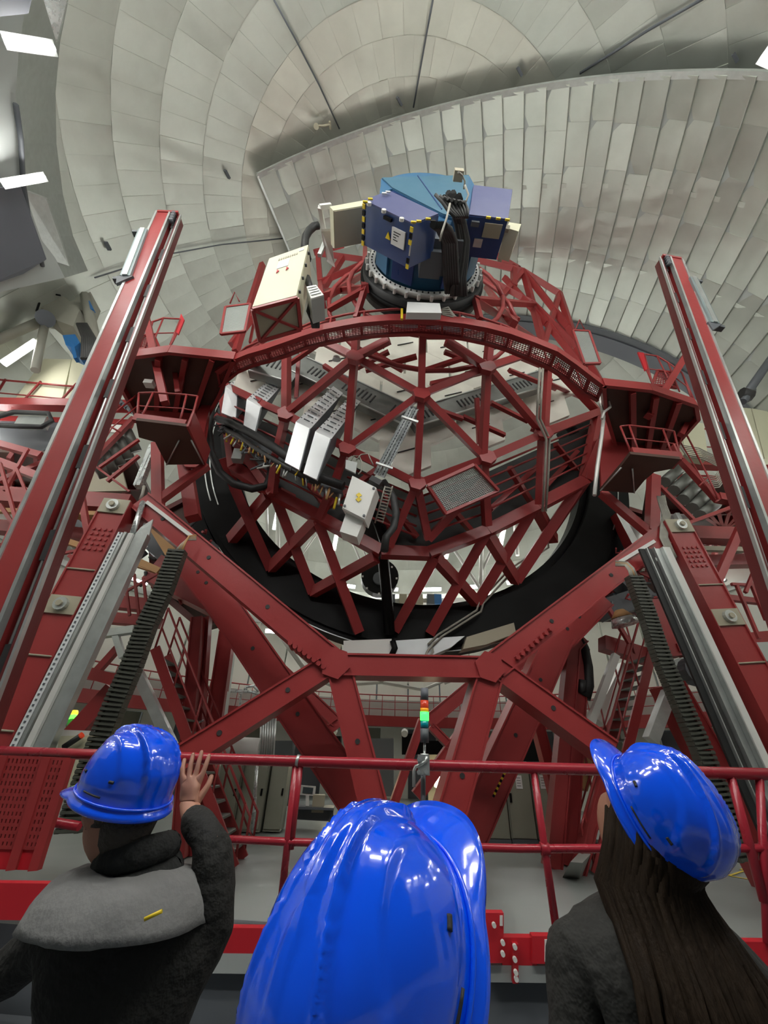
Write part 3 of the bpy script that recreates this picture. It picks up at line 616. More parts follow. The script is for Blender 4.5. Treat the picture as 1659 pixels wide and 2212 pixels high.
b = MB(); b.bar(bp(740, 1305, 26), bp(1060, 1300, 26), 1.0, .3, ZA); b.build('panel', 'white', bw)
for x, m_ in ((945,'cblue'), (845,'dark'), (930,'dark'), (890,'tan'), (870,'tan'), (905,'tan')): b = MB(); p = bp(x, 1296, 25.4); b.box(p, UA*.25, VA*.2, ZA*.35); b.build('unit', m_, bw)

# ================================================================== CURVED WALKWAY
ww = thing('curved_walkway', 'curved red walkway with grating deck crossing in front of the instrument', 'walkway', hp(905, 705, 11))
OUT = [(470,800),(505,776),(540,762),(575,752),(610,740),(655,724),(700,710),(740,702),(780,695),(840,690),(905,689),(955,692),(1000,697),(1050,706),(1100,719),(1150,737),(1200,757),(1240,785),(1275,812),(1302,832)]
INN = [(476,832),(515,800),(550,785),(585,776),(620,765),(662,748),(706,738),(744,730),(782,725),(842,720),(905,718),(955,722),(998,728),(1046,738),(1092,752),(1140,772),(1186,793),(1225,818),(1262,848),(1290,862)]
po = [hp(x, y, 11.0) for x, y in OUT]; pi = [hp(x, y, 11.0) for x, y in INN]
def nrmls(pts): return [((pts[min(i+1, len(pts)-1)]-pts[max(i-1, 0)]).normalized()).cross(ZA).normalized() for i in range(len(pts))]
b = MB(); b.sweep(po, nrmls(po), [ZA]*len(po), .06, .13); b.build('outer_beam', 'red', ww)
b = MB(); b.sweep(pi, nrmls(pi), [ZA]*len(pi), .04, .10); b.build('inner_beam', 'red', ww)
one('handrail', 'red', ww, 'tube', [p+ZA*1.05 for p in pi], .035, 6)
for k in range(0, len(po), 1): one('cross_member', 'red', ww, 'bar', po[k], pi[k], .06, .1, ZA)
for k in range(0, len(po), 2): one('post', 'red', ww, 'tube', [pi[k], pi[k]+ZA*1.05], .03, 6)
for s_ in range(len(po)-1):
    b = MB(); A, B_, D_, E_ = po[s_], po[s_+1], pi[s_+1], pi[s_]
    nx = max(3, int((B_-A).length/.07)); ny = 9
    for k in range(1, nx): b.bar(A.lerp(B_, k/nx), E_.lerp(D_, k/nx), .014, .02, ZA)
    for k in range(1, ny): b.bar(A.lerp(E_, k/ny), B_.lerp(D_, k/ny), .014, .02, ZA)
    tag(b.build('grating', 'red', ww), kind='stuff')

# mesh panels: on the cone and at its shoulders
def mesh_panel(name, poly, f, m, fr, par, nx, ny, lab=None, fw=.07):
    P = [f(x, y) for x, y in poly]; t = par or thing(name, lab, 'panel', sum(P, V3())/4)
    for k in range(4): one('frame_bar', fr, t, 'bar', P[k], P[(k+1) % 4], fw, fw)
    b = MB()
    for k in range(1, nx): b.bar(P[0].lerp(P[1], k/nx), P[3].lerp(P[2], k/nx), .022, .02)
    for k in range(1, ny): b.bar(P[0].lerp(P[3], k/ny), P[1].lerp(P[2], k/ny), .022, .02)
    tag(b.build('grating', m, t), kind='stuff'); return t
mesh_panel('grating_panel', [(924,1050),(1024,1005),(1076,1060),(963,1110)], lambda x, y: cp(x, y, -.35), 'grat', 'red', None, 30, 18, 'tilted zinc grating panel in a red frame on the lower front of the cone', .09)
mesh_panel('grating_panel', [(487,664),(541,657),(529,716),(477,722)], lambda x, y: bp(x, y, 7.6), 'grat', 'red', None, 24, 20, 'small grating panel standing at the left shoulder above the walkway')
mesh_panel('grating_panel', [(1237,714),(1272,716),(1296,785),(1262,786)], lambda x, y: bp(x, y, 7.6), 'grat', 'red', None, 18, 24, 'small grating panel standing at the right shoulder above the walkway')
for x in (505, 1250):
    y = 655 if x < 900 else 715
    t = thing('hook_rail', 'thin red triangular loop on top of the %s shoulder grating panel' % ('left' if x < 900 else 'right'), 'rail', bp(x, y, 7.6)); one('loop', 'red', t, 'tube', [bp(x-8, y, 7.6), bp(x+2, y-24, 7.6), bp(x+12, y-4, 7.6)], .025, 6)

# ================================================================== SILVER COVERS
covs = (([(487,834),(552,796),(582,813),(514,855)], [(478,891),(511,905)], 'leftmost silver vented cover at the left edge of the cone'),
        ([(533,862),(586,816),(613,828),(565,880)], [(526,918),(553,932)], 'silver vented cover second from the left on the cone'),
        ([(639,911),(720,834),(741,849),(671,926)], [(615,998),(648,1016)], 'longer silver vented cover left of the middle of the cone'),
        ([(681,932),(757,856),(779,867),(716,948)], [(655,1022),(686,1037)], 'longer silver vented cover nearest the white control box'))
for tp, bt, lab in covs:
    vA = cp(*tp[0]).dot(VA)-.55
    a, d_ = bp(*tp[0], vA), bp(*tp[3], vA); e, f_ = bp(*tp[1], vA+1.3), bp(*tp[2], vA+1.3)
    g, h = bp(*bt[0], vA+.15), bp(*bt[1], vA+.15); t = thing('cover', lab, 'cover', g, 'silver vented covers on the cone')
    n1 = (d_-a).cross(e-a).normalized(); n1 = n1 if n1.dot(EP-a) < 0 else -n1
    one('top_sheet', 'vented', t, 'prism', [a, d_, f_, e], n1*.05); one('front_sheet', 'cover', t, 'prism', [a, d_, h, g], VA*.05)
    one('side_sheet', 'dark', t, 'prism', [d_, f_, h], UA*-.03)
    n1 = -n1
    for k in range(10):
        f0 = .08+.088*k; p0, p1 = a.lerp(e, f0), d_.lerp(f_, f0); one('slot', 'dark', t, 'bar', p0.lerp(p1, .30)+n1*.046, p0.lerp(p1, .70)+n1*.046, .028, .025, n1)
        for s_ in (.12, .88): one('slot', 'dark', t, 'bar', p0.lerp(p1, s_-.05)+n1*.046, p0.lerp(p1, s_+.05)+n1*.046, .018, .02, n1)
    one('strap', 'steel', t, 'bar', a.lerp(e, .8)+n1*.03, d_.lerp(f_, .8)+n1*.03, .07, .05, n1)
ct = thing('cable_tray', 'twin perforated bright cable trays running up to the centre node of the cone', 'tray', cp(817, 1030, -.3))
for (x0,y0,x1,y1) in ((812,1026,889,882),(825,1031,899,884)):
    p, q = cp(x0, y0, -.35), cp(x1, y1, -.15); one('tray', 'vented', ct, 'bar', p, q, .13, .05)
    for e in (-1, 1):
        s_ = (q-p).normalized().cross(VA).normalized()*.065*e; one('tray_side', 'tray', ct, 'bar', p+s_-VA*.03, q+s_-VA*.03, .015, .08)
    for k in range(24): c_ = p.lerp(q, (k+.5)/24); one('perforation', 'dark', ct, 'bar', c_-VA*.03, c_+(q-p).normalized()*.06-VA*.03, .025, .02)
for y_, x_ in ((903,885),(1003,830)): one('clamp', 'steel', ct, 'bar', cp(x_-18, y_-3, -.42), cp(x_+18, y_+9, -.42), .06, .05)
kb = thing('control_box', 'white electrical control box with yellow warning diamond hanging under the cable trays', 'box', cp(780, 1150, -.4))
pk = [bp(x, y, 7.6) for x, y in ((761,1028),(813,1054),(788,1124),(739,1099))]; one('body', 'white', kb, 'prism', pk, VA*.5+UA*.10+ZA*.08)
one('lid', 'white', kb, 'prism', [p+(sum(pk, V3())/4-p)*.03-VA*.03 for p in pk], VA*.03)
pj = [bp(x, y, 7.75) for x, y in ((748,1106),(786,1124),(771,1160),(734,1148))]; one('lower_box', 'white', kb, 'prism', pj, VA*.4+UA*.06)
c_ = inq(pk, .5, .52)-VA*.045
for dy in (.06, -.06): one('warning_diamond', 'yellow', kb, 'prism', [c_+ZA*(dy+.07), c_+UA*.07+ZA*dy, c_+ZA*(dy-.07), c_-UA*.07+ZA*dy], VA*-.01)
for u, v in ((.92,.08),(.92,.92),(.08,.92)): b = MB(); b.disc(inq(pk, u, v)-VA*.045, VA, .03, .03, 8); b.build('screw', 'dark', kb)
patch(pk, .08, .2, .05, .1, 'name_plate', 'slot', kb, .02)
one('cable_inlet', 'slot', kb, 'bar', bp(800, 1036, 7.7), bp(822, 1048, 7.7), .15, .2)
kb2 = thing('junction_box', 'small grey junction box with looping thin cables left of the trays', 'box', cp(760, 1010, -.3))
prism_px([(747,993),(772,999),(768,1022),(746,1012)], 7.9, ((772,999),(777,1002)), 'body', kb2, 'plain')
one('cable', 'wire', kb2, 'tube', [bp(x, y, 7.9) for x, y in ((758,996),(764,985),(776,985),(782,1000),(780,1018),(774,1024))], .018, 6)
one('cable', 'wire', kb2, 'tube', [bp(x, y, 7.9) for x, y in ((770,994),(780,982),(795,980),(800,992),(806,1004))], .018, 6)
lc = thing('ladder_tray', 'dark wire ladder tray full of cables right of the white control box', 'tray', cp(830, 1120, -.2))
for s_ in (-8, 8): one('rail', 'wire', lc, 'tube', [bp(840+s_, 1050, 8.0), bp(818+s_, 1130, 8.6)], .02, 6)
for k in range(12): one('rung', 'wire', lc, 'tube', [bp(832-22*k/12, 1052+78*k/12, 8.0+.05*k), bp(848-22*k/12, 1056+78*k/12, 8.0+.05*k)], .015, 5)
one('hose', 'rub', lc, 'tube', [bp(x, y, 8.6) for x, y in ((828,1040),(850,1075),(856,1110),(850,1140),(834,1160),(830,1190))], .10, 8)
# hoses and valve rack along the lower left edge
hz = thing('valve_manifold', 'dark hydraulic manifold with rows of brass valves below the silver covers', 'manifold', cp(580, 1010, -.3))
one('hose', 'rub', hz, 'tube', [cp(x, y, -.5) for x, y in ((470,905),(500,915),(540,935),(590,965),(640,1000),(700,1035),(742,1050))], .13, 8)
one('hose', 'cable', hz, 'tube', [cp(x, y, -.5) for x, y in ((480,925),(520,945),(560,975),(620,1010),(690,1045))], .09, 8)
one('body', 'dark', hz, 'bar', cp(490, 925, -.3), cp(735, 1070, -.3), .22, .25)
for k in range(34):
    f = k/33; x, y = 490+245*f, 932+140*f+random.uniform(-8, 8); p = cp(x, y, -.5); L = random.uniform(.15, .4)
    one('valve', random.choice(['yellow', 'dark', 'orange', 'steel']), hz, 'tube', [p, p-ZA*L+UA*random.uniform(-.1, .1)], random.uniform(.02, .04), 6)
for k in range(16):
    f = random.random(); x, y = 470+120*f, 900+90*f; p = cp(x, y, -.4); one('pipe', random.choice(['dark', 'cable', 'steel']), hz, 'tube', [p, p+UA*random.uniform(-.3, .3)-ZA*random.uniform(.1, .5), p+UA*random.uniform(-.3, .3)-ZA*random.uniform(.3, .8)], .03, 5)
one('box', 'plain', hz, 'box', cp(515, 985, -.3), UA*.15, VA*.12, ZA*.2)
hs = thing('hose_loop', 'thick black hose looping along the left inside of the black ring', 'hose', bp(500, 1060, 10.4))
one('hose', 'rub', hs, 'tube', [bp(x, y, 9.9) for x, y in ((484,835),(460,870),(450,920),(455,975),(475,1020),(505,1045),(545,1056),(575,1050),(584,1030),(585,1005))], .12, 10)
# conduits running down the right side
cn = thing('conduit_run', 'pair of pale conduits bending down the right side of the cone', 'conduit', bp(1180, 1000, 9))
for k in range(2):
    one('conduit', 'wire', cn, 'tube', [cp(x+k*7, y, -.3) for x, y in ((1166,795),(1162,860),(1160,905),(1180,948),(1178,1010),(1172,1105))], .035, 6)
cn2 = thing('conduit_run', 'single pale conduit bending down beside the right platform wall', 'conduit', bp(1290, 900, 9))
one('conduit', 'pipe', cn2, 'tube', [bp(x, y, 7.8) for x, y in ((1228,803),(1270,830),(1295,860),(1304,900),(1300,940),(1290,1010),(1284,1070))], .05, 6)
one('conduit', 'pipe', cn2, 'tube', [bp(x, y, 7.6) for x, y in ((1302,825),(1318,880),(1305,890),(1300,905))], .04, 6)

# ================================================================== SIDE PLATFORMS, BASKETS, STAIRS, TRACKS (left and right)
def platform(side, poly, z, lab):
    P = [hp(x, y, z) for x, y in poly]; t = thing('side_platform', lab, 'platform', sum(P, V3())/len(P))
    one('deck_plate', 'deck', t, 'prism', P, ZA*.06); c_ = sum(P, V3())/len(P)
    for k in range(len(P)):
        a, b_ = P[k], P[(k+1) % len(P)]; one('edge_beam', 'red', t, 'bar', a-ZA*.02, b_-ZA*.02, .1, .3, ZA)
    for f in (.3, .55, .8): one('joist', 'red', t, 'bar', P[0].lerp(P[2], f)-ZA*.12, P[-2].lerp(P[-3], f)-ZA*.12, .14, .2, ZA)
    return t, P
pl_, PL = platform(-1, [(277,767),(368,755),(508,770),(475,850),(449,896),(297,890),(257,815)], 11.0, 'dark red underside of the high side platform left of the cone')
pr_, PR = platform(1, [(1302,826),(1403,837),(1500,870),(1505,900),(1451,962),(1330,965),(1306,886)], 11.0, 'dark red underside of the high side platform right of the cone')
for t, P, x in ((pl_, PL, -1), (pr_, PR, 1)):
    one('lamp_box', 'white', t, 'box', bp(323, 829, 7.9) if x < 0 else bp(1428, 903, 8.3), UA*.12, VA*.1, ZA*.07)
one('wall_plate', 'red', pl_, 'prism', [bp(x, y, 9.2) for x, y in ((300,885),(452,895),(436,1010),(400,1008),(345,935))], VA*.08)
one('wall_plate', 'red', pl_, 'prism', [bp(x, y, 9.0) for x, y in ((478,800),(508,770),(470,830),(448,900),(436,960),(420,900))], VA*.08)
one('wall_plate', 'red', pr_, 'prism', [bp(x, y, 9.2) for x, y in ((1306,885),(1345,925),(1370,1010),(1300,1070),(1296,980))], VA*.08)
for x1,y1,x2,y2,w2,v in ((315,682,357,872,14,7.6),(375,775,385,850,10,7.9),(340,960,342,1100,20,8.6),(345,1080,448,1005,16,8.6),(300,950,215,1010,6,8.3),(393,960,418,1120,26,9.5)): px_bar(x1, y1, x2, y2, v, v, w2, 'brace', pl_)
for x1,y1,x2,y2,w2,v in ((1483,765,1400,900,13,7.8),(1412,1030,1408,1150,20,8.6),(1300,1065,1400,1150,16,8.6),(1495,890,1470,940,10,8.2)): px_bar(x1, y1, x2, y2, v, v, w2, 'brace', pr_)
def rail_set(t, tops, feet, v, r_=.028, m='red', mid=True):
    A = [bp(*p, v+i*.0) for i, p in enumerate(tops)]; B_ = [bp(*p, v) for p in feet]
    one('handrail', m, t, 'tube', A, r_, 6)
    for a, b_ in zip(A, B_): one('post', m, t, 'tube', [a, b_], r_*.9, 6)
    if mid: one('mid_rail', m, t, 'tube', [a.lerp(b_, .5) for a, b_ in zip(A, B_)], r_*.7, 6)
for lab, ed, un, tops, feet, par in (
    ('red service basket with railing hanging under the left side platform', [(290,903),(402,917)], [(293,908),(402,921),(440,1003),(360,1004),(335,955),(300,945)], [(300,849),(331,848),(403,853),(427,856)], [(296,905),(302,910),(388,914),(410,920)], -1),
    ('red service basket with railing hanging under the right side platform', [(1364,976),(1470,986)], [(1362,981),(1470,992),(1451,1013),(1413,1020),(1392,1038),(1370,1065),(1297,1060),(1345,1003)], [(1340,921),(1359,919),(1432,927),(1456,932)], [(1362,975),(1381,979),(1454,987),(1470,990)], 1)):
    Z0 = 8.3; P = [hp(x, y, Z0) for x, y in un]; t = thing('service_basket', lab, 'basket', sum(P, V3())/len(P))
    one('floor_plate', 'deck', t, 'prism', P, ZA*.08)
    a, b_ = hp(*ed[0], Z0+.15), hp(*ed[1], Z0+.15); one('toe_board', 'red', t, 'bar', a, b_, .12, .2, ZA)
    va = ((a+b_)/2).dot(VA); rail_set(t, tops, feet, va)
    for k in range(2): p = hp(*un[-3+k if par > 0 else 2+k], Z0); one('strap_bar', 'steel', t, 'tube', [p, p.lerp(P[1 if par < 0 else 0], .7)-ZA*.05], .02, 5)
    one('side_plate', 'red', t, 'prism', [P[1], P[2], P[2]+ZA*.5, P[1]+ZA*.5], UA*.05)
# small cages on top of the platforms
t = thing('platform_railing', 'small red railing with a triangular plate on the left side platform', 'railing', bp(350, 760, 7.9))
rail_set(t, [(305,703),(330,695),(353,687),(390,689)], [(292,760),(312,757),(324,755),(365,751)], 7.9)
one('plate', 'fasc', t, 'prism', [bp(x, y, 7.9) for x, y in ((391,677),(398,690),(385,722),(380,717))], VA*.05); one('post', 'red', t, 'tube', [bp(382,720,7.9), bp(365,752,7.9)], .03, 6)
mesh_panel('m', [(308,725),(332,722),(345,752),(300,755)], lambda x, y: bp(x, y, 7.95), 'red', 'red', t, 9, 9)
t = thing('platform_railing', 'red railing with a narrow plate on the right side platform', 'railing', bp(1440, 830, 8.1))
rail_set(t, [(1392,765),(1419,769),(1443,783),(1473,805),(1498,862)], [(1410,830),(1452,836),(1468,846),(1495,866),(1503,872)], 8.1)
one('plate', 'fasc', t, 'prism', [bp(x, y, 8.1) for x, y in ((1378,760),(1391,762),(1399,797),(1394,800))], VA*.05); one('post', 'red', t, 'tube', [bp(1397,799,8.1), bp(1413,838,8.1)], .03, 6)
mesh_panel('m', [(1420,800),(1450,805),(1462,838),(1408,832)], lambda x, y: bp(x, y, 8.2), 'red', 'red', t, 9, 9)
# grey tread drums with sloping stringers
for lab, cyls, st in (('flight of grey rounded treads on a red stringer below the left basket', [((271,930),(293,976)),((254,946),(275,992)),((239,961),(260,1005)),((223,976),(244,1021)),((208,992),(229,1030))], [((196,1000),(290,903),10),((232,1040),(300,985),7),((196,1000),(280,1062),4)]),
    ('flight of grey rounded treads on a red stringer below the right basket', [((1435,1042),(1470,1010)),((1455,1060),(1488,1030)),((1475,1080),(1505,1050)),((1495,1098),(1525,1068)),((1512,1114),(1545,1088))], [((1462,985),(1552,1082),12),((1425,1050),(1500,1125),7),((1460,1140),(1590,1092),7)])):
    t = thing('upper_stair', lab, 'stairs', bp(*cyls[2][0], 9.0))
    for a, b_ in cyls:
        p, q = bp(*a, 9.0), bp(*b_, 9.4); one('tread', 'tread', t, 'tube', [p, q], .17, 12)
        one('tread_clip', 'steel', t, 'bar', q-VA*.12, q-VA*.12+UA*.06, .05, .05)
    for a, b_, wd in st: px_bar(*a, *b_, 8.8, 8.8, wd, 'stringer', t)
for lab, tops, feet in (('thin red stair rail left of the tread drums', [(205,1000),(222,912),(300,850)], [(190,995),(262,935),(300,900)]), ('thin red stair rail right of the tread drums', [(1476,925),(1530,1030),(1552,1080)], [(1462,985),(1510,1050),(1545,1085)])):
    t = thing('stair_railing', lab, 'railing', bp(*feet[0], 8.6)); rail_set(t, tops, feet, 8.6)

def track(lab, top, bot, side, wd=.34):
    p, q = bp(*top, 5.0), bp(*bot, 5.0); d = (q-p); q = p + d*((p.z)/(p.z-q.z)); t = thing('guide_mast', lab, 'mast', q)
    a = (p-q).normalized(); s_ = a.cross(VA).normalized()*side
    one('face_plate', 'red', t, 'bar', q, p, wd*.86, .3)
    for e in (-1, 1): one('edge_strip', 'steel', t, 'bar', q+s_*e*wd*.47-VA*.12, p+s_*e*wd*.47-VA*.12, .045, .10)
    c_ = -s_*(wd*.5+.10)
    one('channel_web', 'brown', t, 'bar', q+c_+VA*.12, p+c_+VA*.12, .22, .04)
    one('channel_flange', 'brown', t, 'bar', q+c_*1.35+VA*.02, p+c_*1.35+VA*.02, .03, .26); one('guide_rail', 'steel', t, 'bar', q+c_*1.46-VA*.08, p+c_*1.46-VA*.08, .03, .06)
    one('guide_rod', 'steel', t, 'tube', [q+c_-VA*.02, p+c_-VA*.02], .025, 6)
    n = 9
    for k in range(n): f = (k+.6)/n; m_ = q.lerp(p, f)+c_-VA*.0; one('slot', 'slot', t, 'bar', m_, m_+a*.45, .07, .1)
    one('end_cap', 'red', t, 'box', p+c_*.4, s_*.25, VA*.17, a*.04)
    for k in range(4): m_ = p+c_-a*(.1+.12*k); one('roller', 'dark', t, 'tube', [m_-VA*.1, m_-VA*.2], .05, 8)
    return t, p, q, a, s_
tl, *_x = track('tall red guide mast with steel edges on the left', (358,472), (36,1240), 1); tl2, *_x = track('tall red guide mast with steel edges on the right', (1452,569), (1640,1087), -1)
# the left mast's channel sits on its right, the right mast's on its left
for lab, a, b_, off in (('long grey green lamp box clipped to the left guide mast', (313,505), (275,606), 0), ('long grey green lamp box clipped to the right guide mast', (1492,608), (1537,706), 0)):
    p, q = bp(*a, 4.9), bp(*b_, 4.9); t = thing('floodlight', lab, 'lamp', q); one('housing', mat('green_grey', (.20, .26, .26), .4, .2, .1, 3) , t, 'bar', p, q, .2, .22)
    s_ = (p-q).normalized().cross(VA).normalized()
    one('lens', 'steel', t, 'bar', p-VA*.12, q-VA*.12, .1, .03)
    for e in (p, q):
        one('bracket', 'dark', t, 'bar', e-s_*.05*(1), e+s_*(-.26 if a[0] > 900 else .26), .08, .12)
    one('end_plate', 'dark', t, 'prism', [q-s_*.16-VA*.1, q+s_*.16-VA*.1, q+s_*.12-VA*.1+(q-p).normalized()*.3], VA*.06)

# ================================================================== FRONT SUPPORT FRAME
ff = thing('support_frame', 'heavy bright red front frame with hexagonal opening and leaning pylons', 'frame', T(1.1, 8.3, 0))
def to_floor(p, q): return p + (q-p)*(p.z/(p.z-q.z))
def fbeam(a, b_, wpx, name='beam', par=None, v=8.3, holes=(), floor=False, dp=.5, m='red'):
    p, q = bp(*a, v), bp(*b_, v); wd = wpx*zc((p+q)/2)/F_
    if floor: q = to_floor(p, q)
    t = par or ff; o = one(name, m, t, 'bar', p, q, wd, dp); ax = (q-p).normalized(); s_ = ax.cross(VA).normalized()
    for e in (-1, 1): one('flange', m, o, 'bar', p+s_*e*wd*.5, q+s_*e*wd*.5, .035, dp+.07)
    for f in holes: c_ = p.lerp(q, f)-VA*(dp/2); h = MB(); h.disc(c_, VA, .045, .03, 10); h.build('hole', 'slot', o)
    return p, q, ax, s_, wd
fbeam((712,1440), (1066,1447), 40, dp=.55)
fbeam((712,1440), (395,1640), 44, holes=(.3, .75)); fbeam((1066,1447), (1310,1625), 44, holes=(.5,))
fbeam((722,1436), (312,1092), 46, holes=(.3, .6, .86)); fbeam((1060,1442), (1428,1158), 46, holes=(.28, .62, .85))
fbeam((735,1455), (806,1740), 52, 'leg', floor=True, holes=(.35,)); fbeam((1052,1460), (958,1790), 54, 'leg', floor=True, holes=(.5,))
pyL = fbeam((270,1100), (60,1517), 62, 'pylon', floor=True, dp=.7); pyR = fbeam((1440,1140), (1635,1526), 60, 'pylon', floor=True, dp=.7)
for (p, q, ax, s_, wd), nm in ((pyL, 'L'), (pyR, 'R')):
    L = (q-p).length
    for i in range(4):
        for j in range(5):
            c_ = p + ax*(.75+.12*j) + s_*(-.18+.12*i) - VA*.36; h = MB(); h.disc(c_, VA, .035, .04, 6); h.build('bolt', 'red', ff)
    for d_ in (.15, 2.45, 6.2):
        c_ = p+ax*d_-VA*.37; h = MB(); h.box(c_, s_*wd*.5, VA*.02, ax*.18); h.build('pad_plate', 'tan' if d_ < 3 else 'steel', ff)
        h = MB(); h.disc(c_-VA*.06, VA, .13, .08, 14); h.build('pivot_pin', 'steel', ff); h = MB(); h.disc(c_-VA*.11, VA, .06, .06, 10); h.build('pivot_bolt', 'tan', ff)
    for d_ in (1.7, 3.4, 4.6): h = MB(); c_ = p+ax*d_-VA*.37; h.tube([c_-s_*wd*.5, c_+s_*wd*.5], .018, 5); h.build('clip', 'tan', ff)
for x, y in ((724,1432),(1058,1440)):
    h = MB(); h.disc(bp(x, y, 8.0), VA, .30, .06, 6); h.build('gusset', 'red', ff)
for a, b_ in (((318,1086),(415,1160)), ((1412,1170),(1332,1218))): one('cover_strip', 'white', ff, 'bar', bp(*a, 8.05), bp(*b_, 8.05), .08, .1)
for (x0, y0, x1, y1) in ((630,1395,700,1445),(1110,1425,1180,1365)):                   # bolt rows on the joints
    for k in range(8): p = bp(x0+(x1-x0)*k/7, y0+(y1-y0)*k/7, 8.2); h = MB(); h.disc(p, VA, .05, .5, 6); h.build('bolt', 'red', ff)

# cable risers along the pylons
def strips(lab, name, a, b_, rows, v=7.75, cat='tray'):
    p0, q0 = bp(*a, v), bp(*b_, v); q0 = to_floor(p0, q0); t = thing(name, lab, cat, q0); ax = (p0-q0).normalized(); s_ = ax.cross(VA).normalized()
    s_ = s_ if s_.dot(UA) > 0 else -s_
    for off, wd, dp, m, nm, dv in rows: one(nm, m, t, 'bar', q0+s_*off+VA*dv, p0+s_*off+VA*dv, wd, dp)
    return t, p0, q0, ax, s_
tL, p0, q0, ax, s_ = strips('broad bright steel cable riser climbing the left pylon', 'cable_riser', (288,1155), (112,1520), [(-.24,.10,.12,'vented','perforated_rail',0),(-.12,.05,.16,'steel','lip',-.02),(-.02,.10,.06,'pipe','pipe',-.04),(.17,.30,.04,'steel','cover_sheet',.02),(.33,.03,.16,'steel','lip',-.02)])
one('cover_tip', 'steel', tL, 'prism', [p0+s_*.02, p0+s_*.33, p0+s_*.25+ax*.42, p0+s_*.08+ax*.2], VA*.04)
for k in range(70): c_ = q0.lerp(p0, (k+.5)/70)-s_*.24-VA*.065; one('perforation', 'dark', tL, 'bar', c_, c_+ax*.035, .03, .012)
one('pipe', 'tray', tL, 'tube', [p0-s_*.02, bp(309,1085,8.0)], .06, 8)
tp = thing('riser_pipe', 'crumpled foil covered duct rising behind the left basket brace', 'duct', bp(310,1050,8.9)); one('duct', 'tray', tp, 'bar', bp(298,1052,9.0), bp(332,965,9.0), .17, .2); one('duct_lip', 'steel', tp, 'bar', bp(291,1050,8.9), bp(328,968,8.9), .03, .05)
one('conduit', 'wire', tp, 'tube', [bp(303,1080,8.6), bp(308,1068,8.6), bp(312,1050,8.6)], .04, 6)
tR, p0, q0, ax, s_ = strips('pale steel cable riser with dark strips climbing the right pylon', 'cable_riser', (1418,1185), (1605,1600), [(-.36,.13,.05,'rub','rubber_strip',.03),(-.27,.02,.1,'steel','lip',0),(-.19,.10,.05,'cable','rubber_strip',.02),(-.11,.02,.12,'steel','lip',-.02),(0,.14,.05,'steel','cover_sheet',.02),(.09,.03,.15,'steel','lip',-.03),(.20,.15,.10,'white','cover_strip',-.03)])
one('cover_tip', 'white', tR, 'prism', [bp(x, y, 7.75) for x, y in ((1413,1205),(1422,1202),(1446,1224),(1440,1236))], VA*.1)
cw = thing('cable_bundle', 'bundle of pale cables pouring down onto the top of the right pylon', 'cables', bp(1425,1180,8))
for k in range(8): one('cable', 'wire', cw, 'tube', [bp(x+k*2.2, y+random.uniform(-2,2), 8.0) for x, y in ((1420,1072),(1424,1090),(1432,1112),(1428,1135),(1426,1160),(1437,1185),(1446,1205))], .022, 5)
cw2 = thing('cable_bundle', 'looping loose pale cables beside the right side platform', 'cables', bp(1520,1020,9))
for k in range(7): one('cable', 'wire', cw2, 'tube', [bp(x+k*1.5, y+k*4, 9.2) for x, y in ((1455,935),(1475,962),(1510,968),(1545,985),(1558,1010),(1545,1028),(1520,1032),(1500,1025))], .02, 5)

# energy chains
def chain(lab, pts, n, wd, v=7.55):
    P = [bp(x, y, v) for x, y in pts]; L = [0]
    for a, b_ in zip(P, P[1:]): L.append(L[-1]+(b_-a).length)
    t = thing('energy_chain', lab, 'cable chain', P[-1])
    def at(s):
        for i in range(len(P)-1):
            if s <= L[i+1] or i == len(P)-2: return P[i].lerp(P[i+1], (s-L[i])/(L[i+1]-L[i])), (P[i+1]-P[i]).normalized()
    src = None; st = L[-1]/n
    for k in range(n):
        c_, a = at((k+.5)*st); s_ = a.cross(VA).normalized()
        if src is None:
            m = MB(); m.box(c_-s_*wd*.42, s_*.03, VA*.09, a*st*.46); m.box(c_+s_*wd*.42, s_*.03, VA*.09, a*st*.46)
            m.box(c_-VA*.10, s_*wd*.5, VA*.012, a*st*.26); m.box(c_+VA*.02, s_*wd*.4, VA*.05, a*st*.5); src = m.build('link', 'chain', t); a0, c0 = a, c_
        else:
            o = src.copy(); COL.objects.link(o); o.parent = t; rt = a0.rotation_difference(a); base = ORG[src.name] if src.name in ORG else V3()
            M4 = Matrix.Translation(c_-ORG[t.name]) @ rt.to_matrix().to_4x4() @ Matrix.Translation(-(c0-ORG[t.name])); o.matrix_local = M4
    return t
ch1 = chain('dark ribbed energy chain hanging before the left pylon', [(385,1190),(352,1280),(318,1350),(285,1440),(252,1515),(222,1590),(196,1660),(172,1730),(150,1800)], 64, .32)
ch2 = chain('dark ribbed energy chain hanging before the right pylon', [(1368,1246),(1384,1290),(1400,1335),(1416,1385),(1432,1430),(1462,1500),(1488,1560),(1515,1620),(1545,1700),(1580,1790),(1610,1860)], 64, .30)
for t, x0, y0, sg in ((ch1, 385, 1190, 1), (ch2, 1368, 1246, -1)):
    for k in range(6): one('cable', random.choice(['wire', 'orange', 'wire']), t, 'tube', [bp(x0-6+k*3, y0, 7.5), bp(x0-2+k*2+8*sg, y0-14-k, 7.5), bp(x0+18*sg+k, y0-24-k*1.5, 7.6), bp(x0+38*sg, y0-24-k*2, 7.8)], .02, 5)
ch3 = thing('hose_loop', 'black ribbed hose loop hanging behind the right vertical column', 'hose', bp(1270,1500,11))
one('hose', 'rub', ch3, 'tube', [bp(x, y, 11.2) for x, y in ((1252,1380),(1262,1400),(1270,1440),(1272,1480),(1266,1505),(1258,1495),(1256,1470))], .14, 8)

